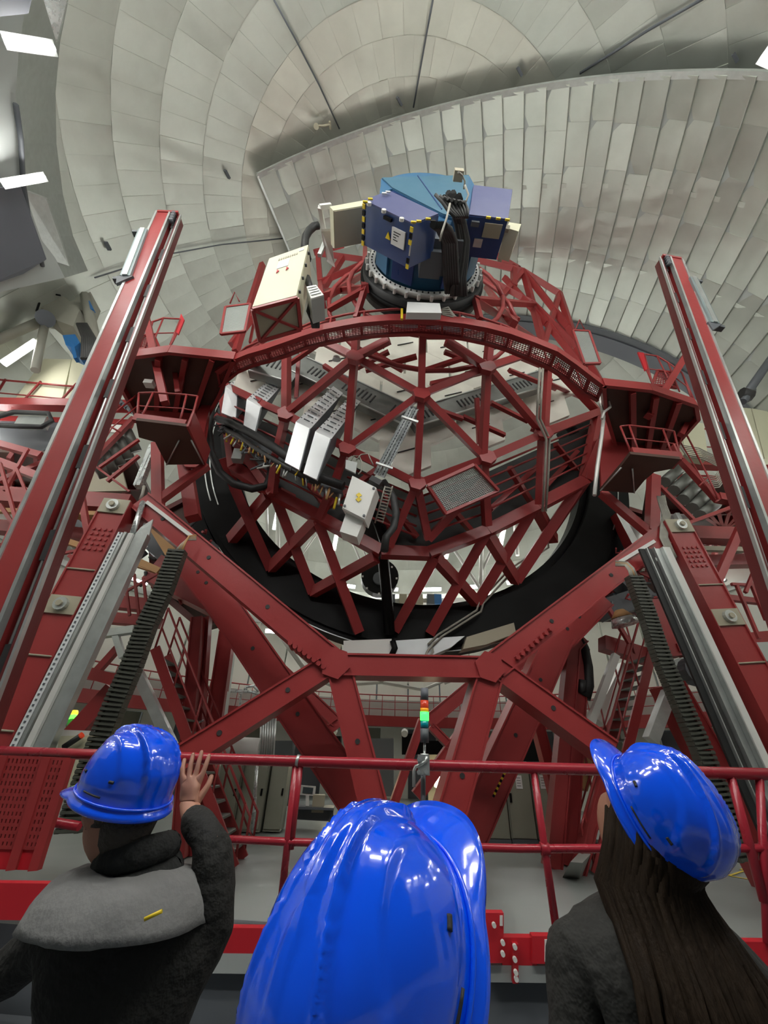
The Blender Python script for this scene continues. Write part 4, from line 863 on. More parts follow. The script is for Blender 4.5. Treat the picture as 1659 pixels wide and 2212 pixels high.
# ================================================================== FORK BEHIND: big legs, columns, braces
fk = thing('fork_structure', 'dark red fork of legs and columns carrying the telescope behind the front frame', 'structure', T(1.1, 10.5, 0))
for a, b_, w2, v, fl, m_ in (
    ((468,1285),(752,1700),66,10.0,True,'red'), ((1205,1370),(1010,1800),60,10.4,True,'red'),
    ((560,1400),(728,1560),20,13,False,'red'), ((700,1585),(732,1560),16,13,False,'red'), ((1035,1468),(925,1560),24,13,False,'red'), ((1010,1565),(900,1720),22,13,False,'red'), ((930,1568),(972,1612),14,13,False,'red'), ((912,1555),(866,1690),14,12.5,True,'red'),
    ((428,1335),(404,1640),22,11,True,'red'), ((447,1335),(425,1640),14,11.3,True,'red'), ((492,1365),(452,1640),30,12,True,'red'), ((506,1370),(470,1640),7,12.2,True,'steel'),
    ((1236,1400),(1208,1700),26,11,True,'red'), ((1256,1400),(1236,1700),24,11.3,True,'red'), ((1155,1545),(1185,1660),20,12.4,True,'red'), ((1150,1400),(1060,1490),26,13,False,'red'), ((1240,1350),(1180,1430),30,10.8,False,'red'),
    ((1200,1440),(1258,1380),18,11.2,False,'red'), ((470,1290),(400,1200),60,10.2,False,'red'), ((1190,1390),(1290,1290),60,10.6,False,'red'), ((640,1400),(720,1470),12,13,False,'red'),
    ((960,1700),(1050,1590),20,12.6,False,'red'), ((1290,1580),(1250,1700),22,11.5,False,'orange'), ((1440,1480),(1560,1700),50,9.6,True,'red'), ((1310,1640),(1280,1760),16,10.5,True,'red')):
    fbeam(a, b_, w2, 'leg' if fl else 'brace', fk, v, floor=fl, dp=.5 if w2 > 30 else .25, m=m_, holes=(.25, .5) if w2 > 40 else ())
# left and right cross girders and lattice behind the pylons
def many(t, rows, name='girder', f=bp):
    for x1, y1, x2, y2, w2, v, m_ in rows: px_bar(x1, y1, x2, y2, v, v, w2, name, t, m_)
lg = thing('side_structure', 'tangle of red girders and braces behind the left guide mast', 'structure', bp(150, 1200, 11))
many(lg, [(-40,1072,285,1092,36,10.5,'red'),(-40,1102,250,1112,10,10.4,'orange'),(-40,1135,260,1165,26,11.5,'red'),(120,1115,290,1122,8,11,'orange'),(-20,1190,190,1160,20,12,'red'),(130,1165,330,1230,12,10.2,'orange'),(290,1210,345,1235,14,10.2,'orange'),(330,1130,392,1230,22,10.4,'orange'),
    (172,1045,200,1215,11,8.6,'red'),(0,960,90,985,14,11,'red'),(-10,995,110,1040,16,11,'red'),(0,1040,120,990,12,11.5,'red'),(60,970,10,1060,6,9.6,'red'),(0,1000,42,1150,6,9.4,'red'),(35,1010,75,1110,5,9.4,'red'),(5,1180,60,1060,5,9.4,'red'),(0,1090,60,1180,7,9.8,'red'),
    (110,1200,165,1190,6,10,'red'),(130,1190,85,1290,6,9.6,'red'),(165,1195,118,1300,6,9.6,'red'),(150,1200,195,1235,8,10,'red'),(60,1275,150,1325,26,10.4,'red'),(150,1120,230,1190,20,12,'dark'),(100,1130,160,1120,14,12,'dark'),(230,1120,300,1200,30,12.5,'dark'),(180,1240,230,1300,20,12.5,'dark'),
    (240,1300,330,1310,26,11,'red'),(270,1245,280,1330,5,10,'red'),(290,1240,300,1330,5,10,'red'),(310,1250,320,1340,5,10,'red'),(250,1290,340,1240,5,10,'red'),(180,1330,345,1345,22,12,'red'),(220,1370,290,1360,16,10.6,'steel'),(250,1372,265,1420,12,10.6,'steel'),(255,1400,210,1450,14,10.8,'red'),(180,1450,250,1470,22,10.2,'red'),
    (-10,1150,60,1120,10,13,'red'),(340,1235,470,1300,60,11.5,'red'),(340,1180,440,1260,40,12.5,'dark'),(300,1140,370,1210,26,12.8,'dark'),(250,1490,160,1590,36,10.6,'red'),(395,1240,470,1180,26,12.5,'dark'),(430,1200,520,1330,26,12.6,'dark')])
b = MB()
one('counter_box', 'plain', lg, 'prism', [bp(x, y, 9.6) for x, y in ((62,1310),(100,1308),(128,1330),(128,1345),(105,1355),(55,1340))], VA*.9)
one('counter_box', 'tan', lg, 'prism', [bp(x, y, 9.8) for x, y in ((48,1340),(105,1352),(118,1375),(75,1362),(46,1350))], VA*.9)
for k in range(3): one('drum', 'steel', lg, 'tube', [bp(70+k*22, 1312+k*6, 9.5), bp(68+k*22, 1325+k*7, 9.5)], .12, 10)
one('wall_plate', 'tan', lg, 'prism', [bp(x, y, 11.4) for x, y in ((175,1012),(262,1010),(275,1060),(190,1062))], VA*.1)
one('machine', 'dark', lg, 'prism', [bp(x, y, 12.5) for x, y in ((0,900),(130,905),(120,960),(60,990),(0,960))], VA*1.2)
rg = thing('side_structure', 'tangle of red girders and braces behind the right guide mast', 'structure', bp(1560, 1200, 11))
many(rg, [(1480,1155,1700,1162,30,10.5,'red'),(1490,1185,1700,1190,10,10.4,'tan'),(1500,1215,1700,1210,24,11.5,'red'),(1420,1060,1420,1150,10,9.6,'steel'),(1608,1120,1540,1275,14,8.6,'red'),(1570,1105,1600,1065,8,9,'red'),(1550,1075,1600,1085,18,8.8,'red'),
    (1510,1225,1640,1200,16,12,'red'),(1560,1260,1530,1360,6,9.8,'red'),(1590,1262,1640,1380,6,9.8,'red'),(1620,1255,1655,1340,6,9.8,'red'),(1580,1262,1700,1268,6,9.8,'red'),(1650,1180,1610,1280,6,9.4,'red'),(1590,1385,1700,1375,26,10.6,'red'),
    (1400,1300,1455,1420,36,11,'red'),(1300,1290,1360,1390,8,11,'red'),(1330,1240,1420,1330,40,12.0,'dark'),(1300,1320,1390,1290,40,12.0,'dark'),(1310,1280,1400,1240,30,12.8,'red'),(1455,1320,1480,1430,12,11,'red'),(1460,1400,1500,1400,16,10.8,'red'),(1560,1290,1640,1300,12,12,'red'),
    (1440,1160,1520,1260,26,12.5,'dark'),(1340,1110,1395,1230,30,12,'red'),(1345,1105,1380,1170,18,9.2,'steel'),(1460,1110,1497,1182,10,9.0,'plain'),(1300,1390,1400,1420,30,11.5,'red'),(1350,1440,1290,1560,24,12,'pipe'),(1490,1440,1520,1490,12,11,'red'),(1320,1300,1420,1300,30,12.6,'dark'),(1500,1040,1600,1060,14,11.5,'dark'),(1510,990,1620,1010,12,12,'red'),(1540,905,1620,930,8,12,'red')])
one('counter_box', 'plain', rg, 'prism', [bp(x, y, 9.6) for x, y in ((1592,1402),(1620,1388),(1700,1385),(1700,1425),(1620,1430),(1598,1420))], VA*.9)
b = MB(); b.disc(bp(1500,1450,10.4), VA, .35, .3, 16); b.build('sheave', 'dark', rg)
one('wall_plate', 'plain', rg, 'prism', [bp(x, y, 10.8) for x, y in ((1455,1425),(1510,1410),(1520,1480),(1470,1475))], VA*.1)
one('reflector', 'orange', rg, 'tube', [bp(1338,1318,10), bp(1345,1335,10)], [.12,.3], 10); one('reflector_rim', 'tray', rg, 'tube', [bp(1345,1335,10), bp(1352,1350,10)], [.3,.36], 12)
for k in range(26):                                                     # loose pipework and cabling in the shadow
    for t, x0, y0, sx, sy in ((lg, 310, 1110, 150, 160), (rg, 1320, 1180, 90, 150)):
        x, y = x0+random.random()*sx, y0+random.random()*sy; p = bp(x, y, 11+random.random()); q = p+UA*random.uniform(-.8,.8)+ZA*random.uniform(-.9,.2); one('pipe', random.choice(['cable','wire','dark','red','red']), t, 'tube', [p, p.lerp(q,.5)+VA*.2, q], random.uniform(.02,.05), 5)

# added as dark fill before the white wall: side deck undersides, blocks beside ring
for t_, pl, dirn in ((lg, [(-60,975),(285,985),(335,1090),(335,1185),(-60,1195)], 1), (rg, [(1400,1045),(1720,1045),(1720,1225),(1400,1225),(1385,1140)], -1)):
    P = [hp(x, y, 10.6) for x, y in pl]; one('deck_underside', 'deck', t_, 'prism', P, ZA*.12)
    for k in range(6): f = (k+.5)/6; one('joist', 'red', t_, 'bar', P[0].lerp(P[1], f)-ZA*.12, P[-1 if dirn > 0 else 3].lerp(P[-2 if dirn > 0 else 2], f if dirn > 0 else 1-f)-ZA*.12, .12, .25, ZA)
    for f in (.25, .6): one('cross_joist', 'brown', t_, 'bar', P[0].lerp(P[4] if dirn > 0 else P[3], f)-ZA*.1, P[1].lerp(P[3] if dirn > 0 else P[2], f)-ZA*.1, .12, .2, ZA)
for t_, pl in ((lg, [(325,1120),(440,1060),(520,1325),(430,1350),(335,1270)]), (rg, [(1290,1080),(1420,1120),(1440,1270),(1370,1330),(1205,1330)])):
    one('dark_fill_block', 'deck', t_, 'prism', [bp(x, y, 13.7) for x, y in pl], VA*.8)
    n_ = len(pl)
    for k in range(n_): one('dark_fill_edge', 'brown', t_, 'bar', bp(*pl[k], 13.6), bp(*pl[(k+1) % n_], 13.6), .2, .2)

# far side galleries at platform height
def deck(lab, x0, x1, ytop, ybot, v, posts, side):
    t = thing('side_gallery', lab, 'gallery', bp((x0+x1)/2, ybot, v))
    px_bar(x0, ybot, x1, ybot+(6 if side < 0 else 10), v, v, 20, 'deck_beam', t); px_bar(x0, ybot+34, x1, ybot+44, v+.6, v+.6, 14, 'deck_beam', t)
    P = [bp(x, ytop+(x-x0)*(.09 if side < 0 else .03), v) for x in (x0, x1)]; one('handrail', 'red', t, 'tube', P, .045, 6)
    P2 = [bp(x, (ytop*.5+ybot*.5)+(x-x0)*(.09 if side < 0 else .05), v) for x in (x0, x1)]; one('mid_rail', 'red', t, 'tube', P2, .03, 6)
    for xa, xb in posts: one('post', 'red', t, 'tube', [bp(xa, ytop+(xa-x0)*.06, v), bp(xb, ybot, v)], .045, 6)
    return t
gl1 = deck('red railed gallery with beige cabinets at the left edge', -60, 285, 815, 872, 12, ((12,-20),(88,45),(165,125),(215,185)), -1)
gr1 = deck('red railed gallery with beige panels beyond the right guide mast', 1470, 1720, 925, 1000, 12, ((1480,1520),(1555,1580),(1615,1640),(1650,1680)), 1)
bc = thing('cabinet_row', 'pair of tall beige cabinets standing on the left gallery', 'cabinet', bp(110, 850, 13))
for xs in ((95,154,129,22), (155,206,185,130)):
    one('cabinet_body', 'beige', bc, 'prism', [bp(xs[0], 775, 12.1), bp(xs[1], 776, 12.1), bp(xs[2]+5, 862, 12.1), bp(xs[3]+10, 862, 12.1)], VA*.3)
bc2 = thing('cabinet_row', 'row of beige cabinets behind the right gallery railing', 'cabinet', bp(1620, 950, 13))
for pl in ([(1590,880),(1622,882),(1650,990),(1615,985)], [(1624,882),(1665,890),(1700,990),(1652,990)], [(1470,905),(1520,915),(1530,990),(1480,980)]):
    one('cabinet_body', 'beige', bc2, 'prism', [bp(x, y, 10.9) for x, y in pl], VA*.4)
# rollers and hoses on the left gallery
one('cable_trough', 'steel', gl1, 'prism', [bp(x, y, 11.7) for x, y in ((40,898),(100,900),(92,918),(30,916))], VA*.3)
one('hose', 'rub', gl1, 'tube', [bp(x, y, 11.6) for x, y in ((-20,905),(30,890),(105,893),(112,910),(90,922),(20,920),(-20,918))], .09, 8)
for k in range(7): one('roller', 'dark', gl1, 'tube', [bp(238+k*10, 850+k*8, 11.5), bp(245+k*10, 858+k*8, 11.5)], .09, 8)
one('sign_plate', 'white', gl1, 'prism', [bp(x, y, 11.9) for x, y in ((215,915),(262,918),(255,935),(210,930))], VA*.05)

# dome crane head left
crn = thing('dome_crane', 'beige crane head with arms and blue winch on the left dome wall', 'crane', bp(150, 740, 11.85))
one('head', 'crane', crn, 'prism', [bp(x, y, 11.06) for x, y in ((118,595),(165,575),(196,600),(198,625),(178,672),(160,662),(130,640),(115,610))], VA*.9)
one('gearbox', 'crane', crn, 'prism', [bp(x, y, 10.74) for x, y in ((96,642),(132,636),(172,668),(158,705),(118,690),(88,665))], VA*1.0)
one('hood', 'crane', crn, 'prism', [bp(x, y, 10.9) for x, y in ((135,562),(160,556),(205,558),(209,568),(196,584),(150,575))], VA*.7)
b = MB(); b.disc(bp(98,688,10.67), ray(98,688)*-1, .34, .3, 16); b.build('hub', 'dark', crn)
for pl, r_ in (([(94,692),(40,715),(-30,745)], .19), ([(98,695),(88,740),(76,800)], .15), ([(185,640),(200,710),(216,770)], .22), ([(175,600),(150,560),(130,520)], .16)):
    one('arm', 'crane', crn, 'tube', [bp(x, y, 10.90) for x, y in pl], r_, 8)
one('winch', 'cblue', crn, 'prism', [bp(x, y, 10.43) for x, y in ((135,724),(162,722),(172,740),(158,752),(142,745))], VA*.8)
one('winch_arm', 'cblue', crn, 'bar', bp(158,745,10.51), bp(166,778,10.51), .12, .2); one('winch_plate', 'cblue', crn, 'bar', bp(192,655,10.82), bp(200,672,10.82), .15, .2)
for k in range(7): one('cable', 'cable', crn, 'tube', [bp(168+k*3, 700, 10.43), bp(180+k*4, 730, 10.43), bp(178+k*5, 775, 10.43)], .07, 6)
one('hand_loop', 'black', crn, 'tube', [bp(x, y, 10.59) for x, y in ((79,672),(88,645),(97,628),(108,634),(130,638))], .04, 6)
one('guy_wire', 'dark', crn, 'tube', [bp(82,664,10.98), bp(8,708,10.98), bp(-20,722,10.98)], .03, 5)
rod = thing('dome_actuator', 'dark slanting actuator rod at the right edge of the dome base', 'rod', bp(1610, 860, 8.6))
one('rod', 'dark', rod, 'tube', [bp(1690,740,8.6), bp(1612,852,8.6)], .14, 8); one('joint', 'slot', rod, 'tube', [bp(1600,850,8.6), bp(1622,856,8.6)], .22, 8); one('rod_eye', 'dark', rod, 'tube', [bp(1604,868,8.6), bp(1625,842,8.6)], .12, 8)

# ================================================================== LOWER STAIRS
def stair(lab, foot, top, name='staircase', wside=1, v_w=.8, hr=((0,0),)):
    p = hp(*foot, 0); v = p.dot(VA); q = bp(*top, v); t = thing(name, lab, 'stairs', p)
    for d_ in (0, v_w): one('stringer', 'red', t, 'bar', p+VA*d_, q+VA*d_, .22, .06)
    n = int(q.z/.24)
    for k in range(1, n): c_ = p.lerp(q, k/n)+VA*v_w/2; b = MB(); b.box(c_, VA*v_w/2, UA*.13, ZA*.02); b.build('tread', 'tread', t)
    for d_ in (0, v_w):
        o = VA*d_; u1 = ZA*1.0; one('handrail', 'red', t, 'tube', [p+o+ZA*.1, p+o+u1, q+o+u1], .03, 6); one('mid_rail', 'red', t, 'tube', [p+o+u1*.5, q+o+u1*.5], .022, 6)
        for k in range(0, 5): c_ = p.lerp(q, k/4)+o; one('post', 'red', t, 'tube', [c_, c_+u1], .025, 6)
        one('end_loop', 'red', t, 'tube', [p+o+u1, p+o+u1+(p-q).normalized()*.25, p+o+u1*.55+(p-q).normalized()*.25, p+o+u1*.5], .028, 6)
    return t
stair('red open staircase climbing left behind the left half of the front frame', (505,1875), (335,1400))
stair('red open staircase climbing right behind the right half of the front frame', (1288,1890), (1410,1400))
gs = thing('stair_stringer', 'wide grey steel stringer of the stair left of the frame', 'stringer', bp(360,1600,9.5)); px_bar(296,1450,372,1612,9.4,9.4,20,'beam',gs,'steel')
gs = thing('stair_stringer', 'wide grey steel stringer of the stair right of the frame', 'stringer', bp(1410,1600,9.6)); px_bar(1446,1492,1405,1600,9.4,9.4,22,'beam',gs,'steel'); px_bar(1330,1415,1272,1570,10.6,10.6,14,'beam',gs,'pipe')
for k in range(4): px_bar(395+k*14, 1520+k*22, 412+k*14, 1512+k*22, 11, 11, 4, 'tube_step', gs, 'tray')

# steel platform ladder (silver hooped rails) and low equipment
ld = thing('platform_ladder', 'silver tubular platform ladder with hooped rails left of centre', 'ladder', hp(500,1800,0))
def chainpx(pts, v, r_, m, par, name, k=6): return one(name, m, par, 'tube', [bp(x, y, v) for x, y in pts], r_, k)
chainpx([(456,1560),(462,1505),(470,1492),(540,1494),(560,1500)], 13, .04, 'tray', ld, 'rail'); chainpx([(516,1560),(520,1500),(532,1484),(548,1482),(560,1494)], 13, .04, 'tray', ld, 'rail'); chainpx([(455,1545),(560,1545)], 13, .04, 'tray', ld, 'rail')
for k in range(7): chainpx([(565+k*5, 1552), (560+k*5, 1640)], 13, .035, 'steel', ld, 'rung_pole')
chainpx([(475,1612),(560,1616)], 13, .25, 'white', ld, 'platform'); chainpx([(468,1620),(560,1626)], 13, .06, 'tray', ld, 'beam')
for x in (470, 556): chainpx([(x,1625),(x-10,1800)], 13, .05, 'tray', ld, 'leg')
def box_on_floor(name, lab, cat, x0, x1, ybase, ytop, dpt, m, group=None):
    a, b_ = hp(x0, ybase, 0), hp(x1, ybase, 0); v = a.dot(VA); b_ = bp(x1, ybase, v); b_.z = 0; a.z = 0; h = bp(x0, ytop, v).z
    t = thing(name, lab, cat, (a+b_)/2, group); c_ = (a+b_)/2+VA*dpt/2+ZA*h/2
    b = MB(); b.box(c_, (b_-a)/2, VA*dpt/2, ZA*(h/2-.04)); b.build('body', m, t); return t, a, b_, h
cabs = []
for x0, x1, lab in ((1052,1104,'grey control cabinet with paper notice right of the blue helmet in the middle'), (1106,1162,'grey control cabinet with black handle beside the right staircase'), (1164,1215,'grey control cabinet partly hidden by the right staircase')):
    t, a, b_, h = box_on_floor('control_cabinet', lab, 'cabinet', x0, x1, 1822, 1652, .8, 'cab', 'grey control cabinets'); s_ = (b_-a)
    one('door', 'cab', t, 'prism', [a+s_*.04+ZA*.12-VA*.02, b_-s_*.04+ZA*.12-VA*.02, b_-s_*.04+ZA*(h-.12)-VA*.02, a+s_*.04+ZA*(h-.12)-VA*.02], VA*-.02)
    one('notice', 'paper', t, 'prism', [a+s_*x+ZA*(h*z)-VA*.05 for x, z in ((.4,.68),(.66,.68),(.66,.86),(.4,.86))], VA*-.005)
    for k in range(4): one('print_line', 'slot', t, 'bar', a+s_*.44+ZA*(h*(.72+.035*k))-VA*.06, a+s_*.6+ZA*(h*(.72+.035*k))-VA*.06, .012, .005)
    one('handle', 'black', t, 'bar', a+s_*.12+ZA*h*.5-VA*.06, a+s_*.12+ZA*h*.62-VA*.06, .06, .04); one('plinth', 'dark', t, 'bar', a+ZA*.05-VA*.01, b_+ZA*.05-VA*.01, .1, .1, VA)
for x0, x1, lab in ((440,500,'grey cabinet standing beyond the left staircase'), (502,560,'grey cabinet left of the tall rail post and beside a bright gap'), (566,604,'narrow grey cabinet beside the desk with the screen')):
    t, a, b_, h = box_on_floor('control_cabinet', lab, 'cabinet', x0, x1, 1800, 1640, .9, 'cab', 'grey control cabinets'); s_ = (b_-a)
    one('door', 'cab', t, 'prism', [a+s_*.05+ZA*.1-VA*.02, b_-s_*.05+ZA*.1-VA*.02, b_-s_*.05+ZA*(h-.1)-VA*.02, a+s_*.05+ZA*(h-.1)-VA*.02], VA*-.02); one('handle', 'black', t, 'bar', a+s_*.85+ZA*h*.5-VA*.05, a+s_*.85+ZA*h*.6-VA*.05, .05, .04)
tp = thing('hazard_chain', 'yellow and black hazard chain hanging beside the thick right leg', 'chain', bp(1075,1700,10))
for k in range(14): p = bp(1101-k*2.6, 1647+k*5.4, 9.9); q = bp(1101-(k+.8)*2.6, 1647+(k+.8)*5.4, 9.9); one('chain_piece', 'yellow' if k % 2 == 0 else 'black', tp, 'bar', p, q, .04, .04)
dsk = thing('computer_desk', 'dark desk carrying a small white framed screen seen between leg and rail post', 'desk', hp(680,1790,0)); a = hp(640,1790,0); vd = a.dot(VA)
one('top', 'dark', dsk, 'bar', bp(632,1742,vd), bp(722,1745,vd), .06, .8, VA); one('front', 'dark', dsk, 'prism', [bp(x, y, vd) for x, y in ((634,1745),(720,1748),(720,1775),(634,1770))], VA*.1)
for x in (640, 715): p = bp(x, 1745, vd); q = V3((p.x, p.y, 0)); one('leg', 'dark', dsk, 'bar', p, q, .08, .08)
mo = thing('monitor', 'small white framed screen on the dark desk', 'screen', bp(665,1725,vd)); one('frame', 'white', mo, 'prism', [bp(x, y, vd) for x, y in ((650,1696),(682,1699),(680,1719),(647,1717))], VA*.08); one('display', 'screen', mo, 'prism', [bp(x, y, vd-.03) for x, y in ((655,1700),(677,1702),(675,1715),(653,1713))], VA*.02); one('stand', 'white', mo, 'bar', bp(664,1718,vd), bp(664,1742,vd), .1, .1)
b = MB(); b.box(bp(688, 1735, vd), UA*.18, VA*.2, ZA*.22); tag(b.build('office_machine', 'tan'), 'beige office machine on the dark desk right of the screen', 'machine')
ys = tag(one('warning_sign', 'yellow', None, 'prism', [bp(x, y, 12) for x, y in ((756,1701),(770,1701),(770,1713),(756,1713))], VA*.03), 'small yellow sign right of the thick left leg', 'sign')
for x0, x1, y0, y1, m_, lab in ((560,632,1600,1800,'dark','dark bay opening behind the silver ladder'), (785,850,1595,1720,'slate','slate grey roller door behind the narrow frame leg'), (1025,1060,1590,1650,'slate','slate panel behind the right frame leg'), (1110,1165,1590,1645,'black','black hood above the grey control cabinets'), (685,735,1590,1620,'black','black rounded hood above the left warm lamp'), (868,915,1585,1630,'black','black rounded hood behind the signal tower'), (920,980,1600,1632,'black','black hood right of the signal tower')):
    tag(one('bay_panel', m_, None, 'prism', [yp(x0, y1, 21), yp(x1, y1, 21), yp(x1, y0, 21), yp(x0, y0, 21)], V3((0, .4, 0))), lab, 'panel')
for x0, x1, y0, y1, lab in ((706,742,1622,1700,'pale lit blind around the left warm lamp'), (925,962,1630,1760,'pale lit blind around the right warm lamp')):
    tag(one('lit_blind', 'win', None, 'prism', [yp(x0, y1, 20.6), yp(x1, y1, 20.6), yp(x1, y0, 20.6), yp(x0, y0, 20.6)], V3((0, .1, 0))), lab, 'blind')
for x, y in ((688,1587),(722,1580),(874,1583),(1133,1585)):
    t = thing('spotlight', 'small white spotlight %s under the red gallery' % {688:'leftmost', 722:'second from the left', 874:'left of the signal tower', 1133:'rightmost'}[x], 'lamp', yp(x, y, 20)); b = MB(); b.disc(yp(x, y, 20), V3((0,-1,-.4)), .14, .25, 12); b.build('head', 'white', t)
fp = thing('floor_plinth', 'grey sloping plinth under the foot of the right staircase', 'plinth', hp(1260,1890,0))
one('block', 'conc', fp, 'loft', [hp(x, y, 0) for x, y in ((1215,1895),(1252,1898),(1300,1850),(1262,1845))], [hp(x, y, .35) for x, y in ((1232,1862),(1258,1864),(1298,1822),(1272,1820))])
fa = thing('floor_arrow', 'yellow arrow painted on the grey floor right of the long haired visitor', 'marking', hp(1610,1885,0))
for a, b_ in (((1575,1892),(1625,1876)), ((1575,1892),(1628,1902)), ((1600,1879),(1630,1871))): one('stroke', 'yellow', fa, 'bar', hp(*a, .004)+ZA*.006, hp(*b_, .004)+ZA*.006, .05, .004, ZA)
# beige consoles behind the left chain, with little lights
cn_ = thing('console', 'pale beige console tops behind the left railing with tiny coloured lights', 'console', yp(190,1700,7.5))
for pl in ([(128,1590),(205,1588),(200,1720),(110,1720)], [(238,1592),(290,1593),(286,1720),(232,1720)]):
    one('body', 'beige', cn_, 'prism', [yp(x, y, 7.3) for x, y in pl], V3((0, .7, 0)))
for pl in ([(130,1576),(203,1579),(205,1588),(128,1590)], [(242,1580),(290,1582),(290,1593),(238,1592)]): one('top_panel', 'white', cn_, 'prism', [yp(x, y, 7.35) for x, y in pl], V3((0, .6, 0)))
wk = thing('handheld_scanner', 'black stick with a red light lying on the beige console', 'device', yp(155,1610,7.2)); one('body', 'rub', wk, 'tube', [yp(138,1614,7.2), yp(174,1590,7.2)], .05, 8); one('light', 'red_l', wk, 'tube', [yp(174,1590,7.2), yp(178,1587,7.2)], .05, 8)
for x, y, lab in ((152,1546,'far signal light glowing orange over green left of the chain'), (238,1619,'tiny signal light green and orange beside the left helmet')):
    v = 11 if y < 1600 else 7; t = thing('signal_light', lab, 'light', yp(x, y, v)); k = v/11*.16
    one('amber_lens', 'amb_s', t, 'tube', [yp(x+1, y-8, v), yp(x, y-1, v)], k, 10); one('green_lens', 'grn_s', t, 'tube', [yp(x, y+1, v), yp(x-1, y+8, v)], k, 10); one('pole', 'dark', t, 'tube', [yp(x-1, y+9, v), yp(x-3, y+60, v)], k*.5, 8)

# ================================================================== NEAR RAILING AND PLATFORM EDGE
YR = 4.15
nr = thing('near_railing', 'round red handrail with mid rail and thin posts in front of the visitors', 'railing', yp(800, 2040, YR))
one('handrail', 'rail_red' if 'rail_red' in M else 'red2', nr, 'tube', [yp(-120,1619,YR), yp(400,1637,YR), yp(850,1651,YR), yp(1760,1675,YR)], .045, 12)
one('mid_rail', 'red2', nr, 'tube', [yp(495,1813,YR), yp(630,1819,YR), yp(1120,1833,YR), yp(1760,1832,YR)], .028, 10)
one('mid_rail', 'red2', nr, 'tube', [yp(-80,1752,YR), yp(10,1759,YR), yp(172,1785,YR)], .034, 10)
for a, b_, r_ in (((640,1645),(606,1960),.030), ((650,1645),(628,1835),.026), ((1152,1660),(1205,2030),.030), ((1640,1672),(1659,2040),.03), ((1575,1665),(1652,1950),.034)): one('post', 'red2', nr, 'tube', [yp(*a, YR), yp(*b_, YR)], r_, 8)
one('coupling', 'steel', nr, 'tube', [yp(641,1643,YR), yp(647,1644,YR)], .05, 12)
one('mid_coupling', 'red2', nr, 'tube', [yp(1168,1834,YR), yp(1186,1834,YR)], .045, 10)
pe = thing('platform_edge', 'raised platform edge with red kick plate and riveted post bases', 'edge', yp(800, 2080, YR))
def yband(x0, x1, y0, y1, Y, m, name, par, th=.08): return one(name, m, par, 'prism', [yp(x0, y1, Y), yp(x1, y1+ (x1-x0)*.012, Y), yp(x1, y0+(x1-x0)*.012, Y), yp(x0, y0, Y)], V3((0, th, 0)))
yband(388, 570, 2003, 2058, YR, 'fasc', 'kick_plate', pe); yband(382, 572, 2058, 2102, YR, 'plain', 'lower_trim', pe)
yband(1085, 1160, 2025, 2085, YR, 'fasc', 'kick_plate', pe); yband(1040, 1088, 1972, 2080, YR-.03, 'fasc', 'end_plate', pe); yband(1150, 1230, 2022, 2082, YR-.03, 'fasc', 'end_plate', pe); yband(1230, 1800, 2030, 2086, YR, 'fasc', 'kick_plate', pe)
yband(1060, 1800, 2085, 2122, YR, 'plain', 'lower_trim', pe); yband(1108, 1120, 2040, 2125, YR-.05, 'fasc', 'strap', pe)
yband(-200, 150, 1905, 1985, YR-.4, 'fasc', 'kick_plate', pe)
for x, y in ((1067,1998),(1086,2036),(1086,2060),(1112,2045),(1112,2072),(1114,2100),(1115,2114),(1193,2043),(1217,2043),(1195,2070),(1221,2070)):
    h = MB(); h.disc(yp(x, y, YR-.06), V3((0, 1, 0)), .015, .03, 10); h.build('rivet', 'white', pe)
for a in ((1080,1978,1080,2000),(1177,2030,1180,2078)): yband(a[0], a[0]+6, a[1], a[3], YR-.04, 'white', 'slot_strip', pe, .02)
e0, e1 = yp(-500, 2140, YR).x-1, yp(2100, 2140, YR).x+1
b = MB(); b.hexa([V3((-6, YR, .001)), V3((6, YR, .001)), V3((6, YR+.6, .001)), V3((-6, YR+.6, .001)), V3((-6, YR+.08, .68)), V3((6, YR+.08, .68)), V3((6, YR+.5, .68)), V3((-6, YR+.5, .68))]); b.build('edge_beam', 'dark', pe)
vp = tag(one('visitor_floor', 'dark', None, 'hexa', [V3((x, y, z)) for z in (.0, .25) for x, y in ((-6, -1.6), (6, -1.6), (6, YR), (-6, YR))]), 'dark floor of the raised visitor platform', 'platform'); vp['kind'] = 'structure'; vp.name = 'floor_platform'
# mesh gate left
mg = thing('mesh_gate', 'red expanded metal gate panel standing at the left end of the railing', 'gate', yp(60, 1880, 3.9))
gp = [(-60,1632),(150,1640),(75,1880),(-140,1875)]
def gpt(u, v): a = V3((*gp[0],0)).lerp(V3((*gp[1],0)), u); b_ = V3((*gp[3],0)).lerp(V3((*gp[2],0)), u); c_ = a.lerp(b_, v); return yp(c_.x, c_.y, 3.95)
for k in range(25): one('bar', 'red', mg, 'bar', gpt(k/24, 0), gpt(k/24, .8), .022, .02)
for k in range(13): one('bar', 'red', mg, 'bar', gpt(0, k/15), gpt(1, k/15), .022, .02)
for u in (0, .34, .78, 1): one('frame_post', 'red', mg, 'bar', gpt(u, 0), gpt(u, 1), .07, .06)
one('kick_plate', 'fasc', mg, 'prism', [gpt(0,.8), gpt(1,.8), gpt(1,1), gpt(0,1)], V3((0,.03,0)))
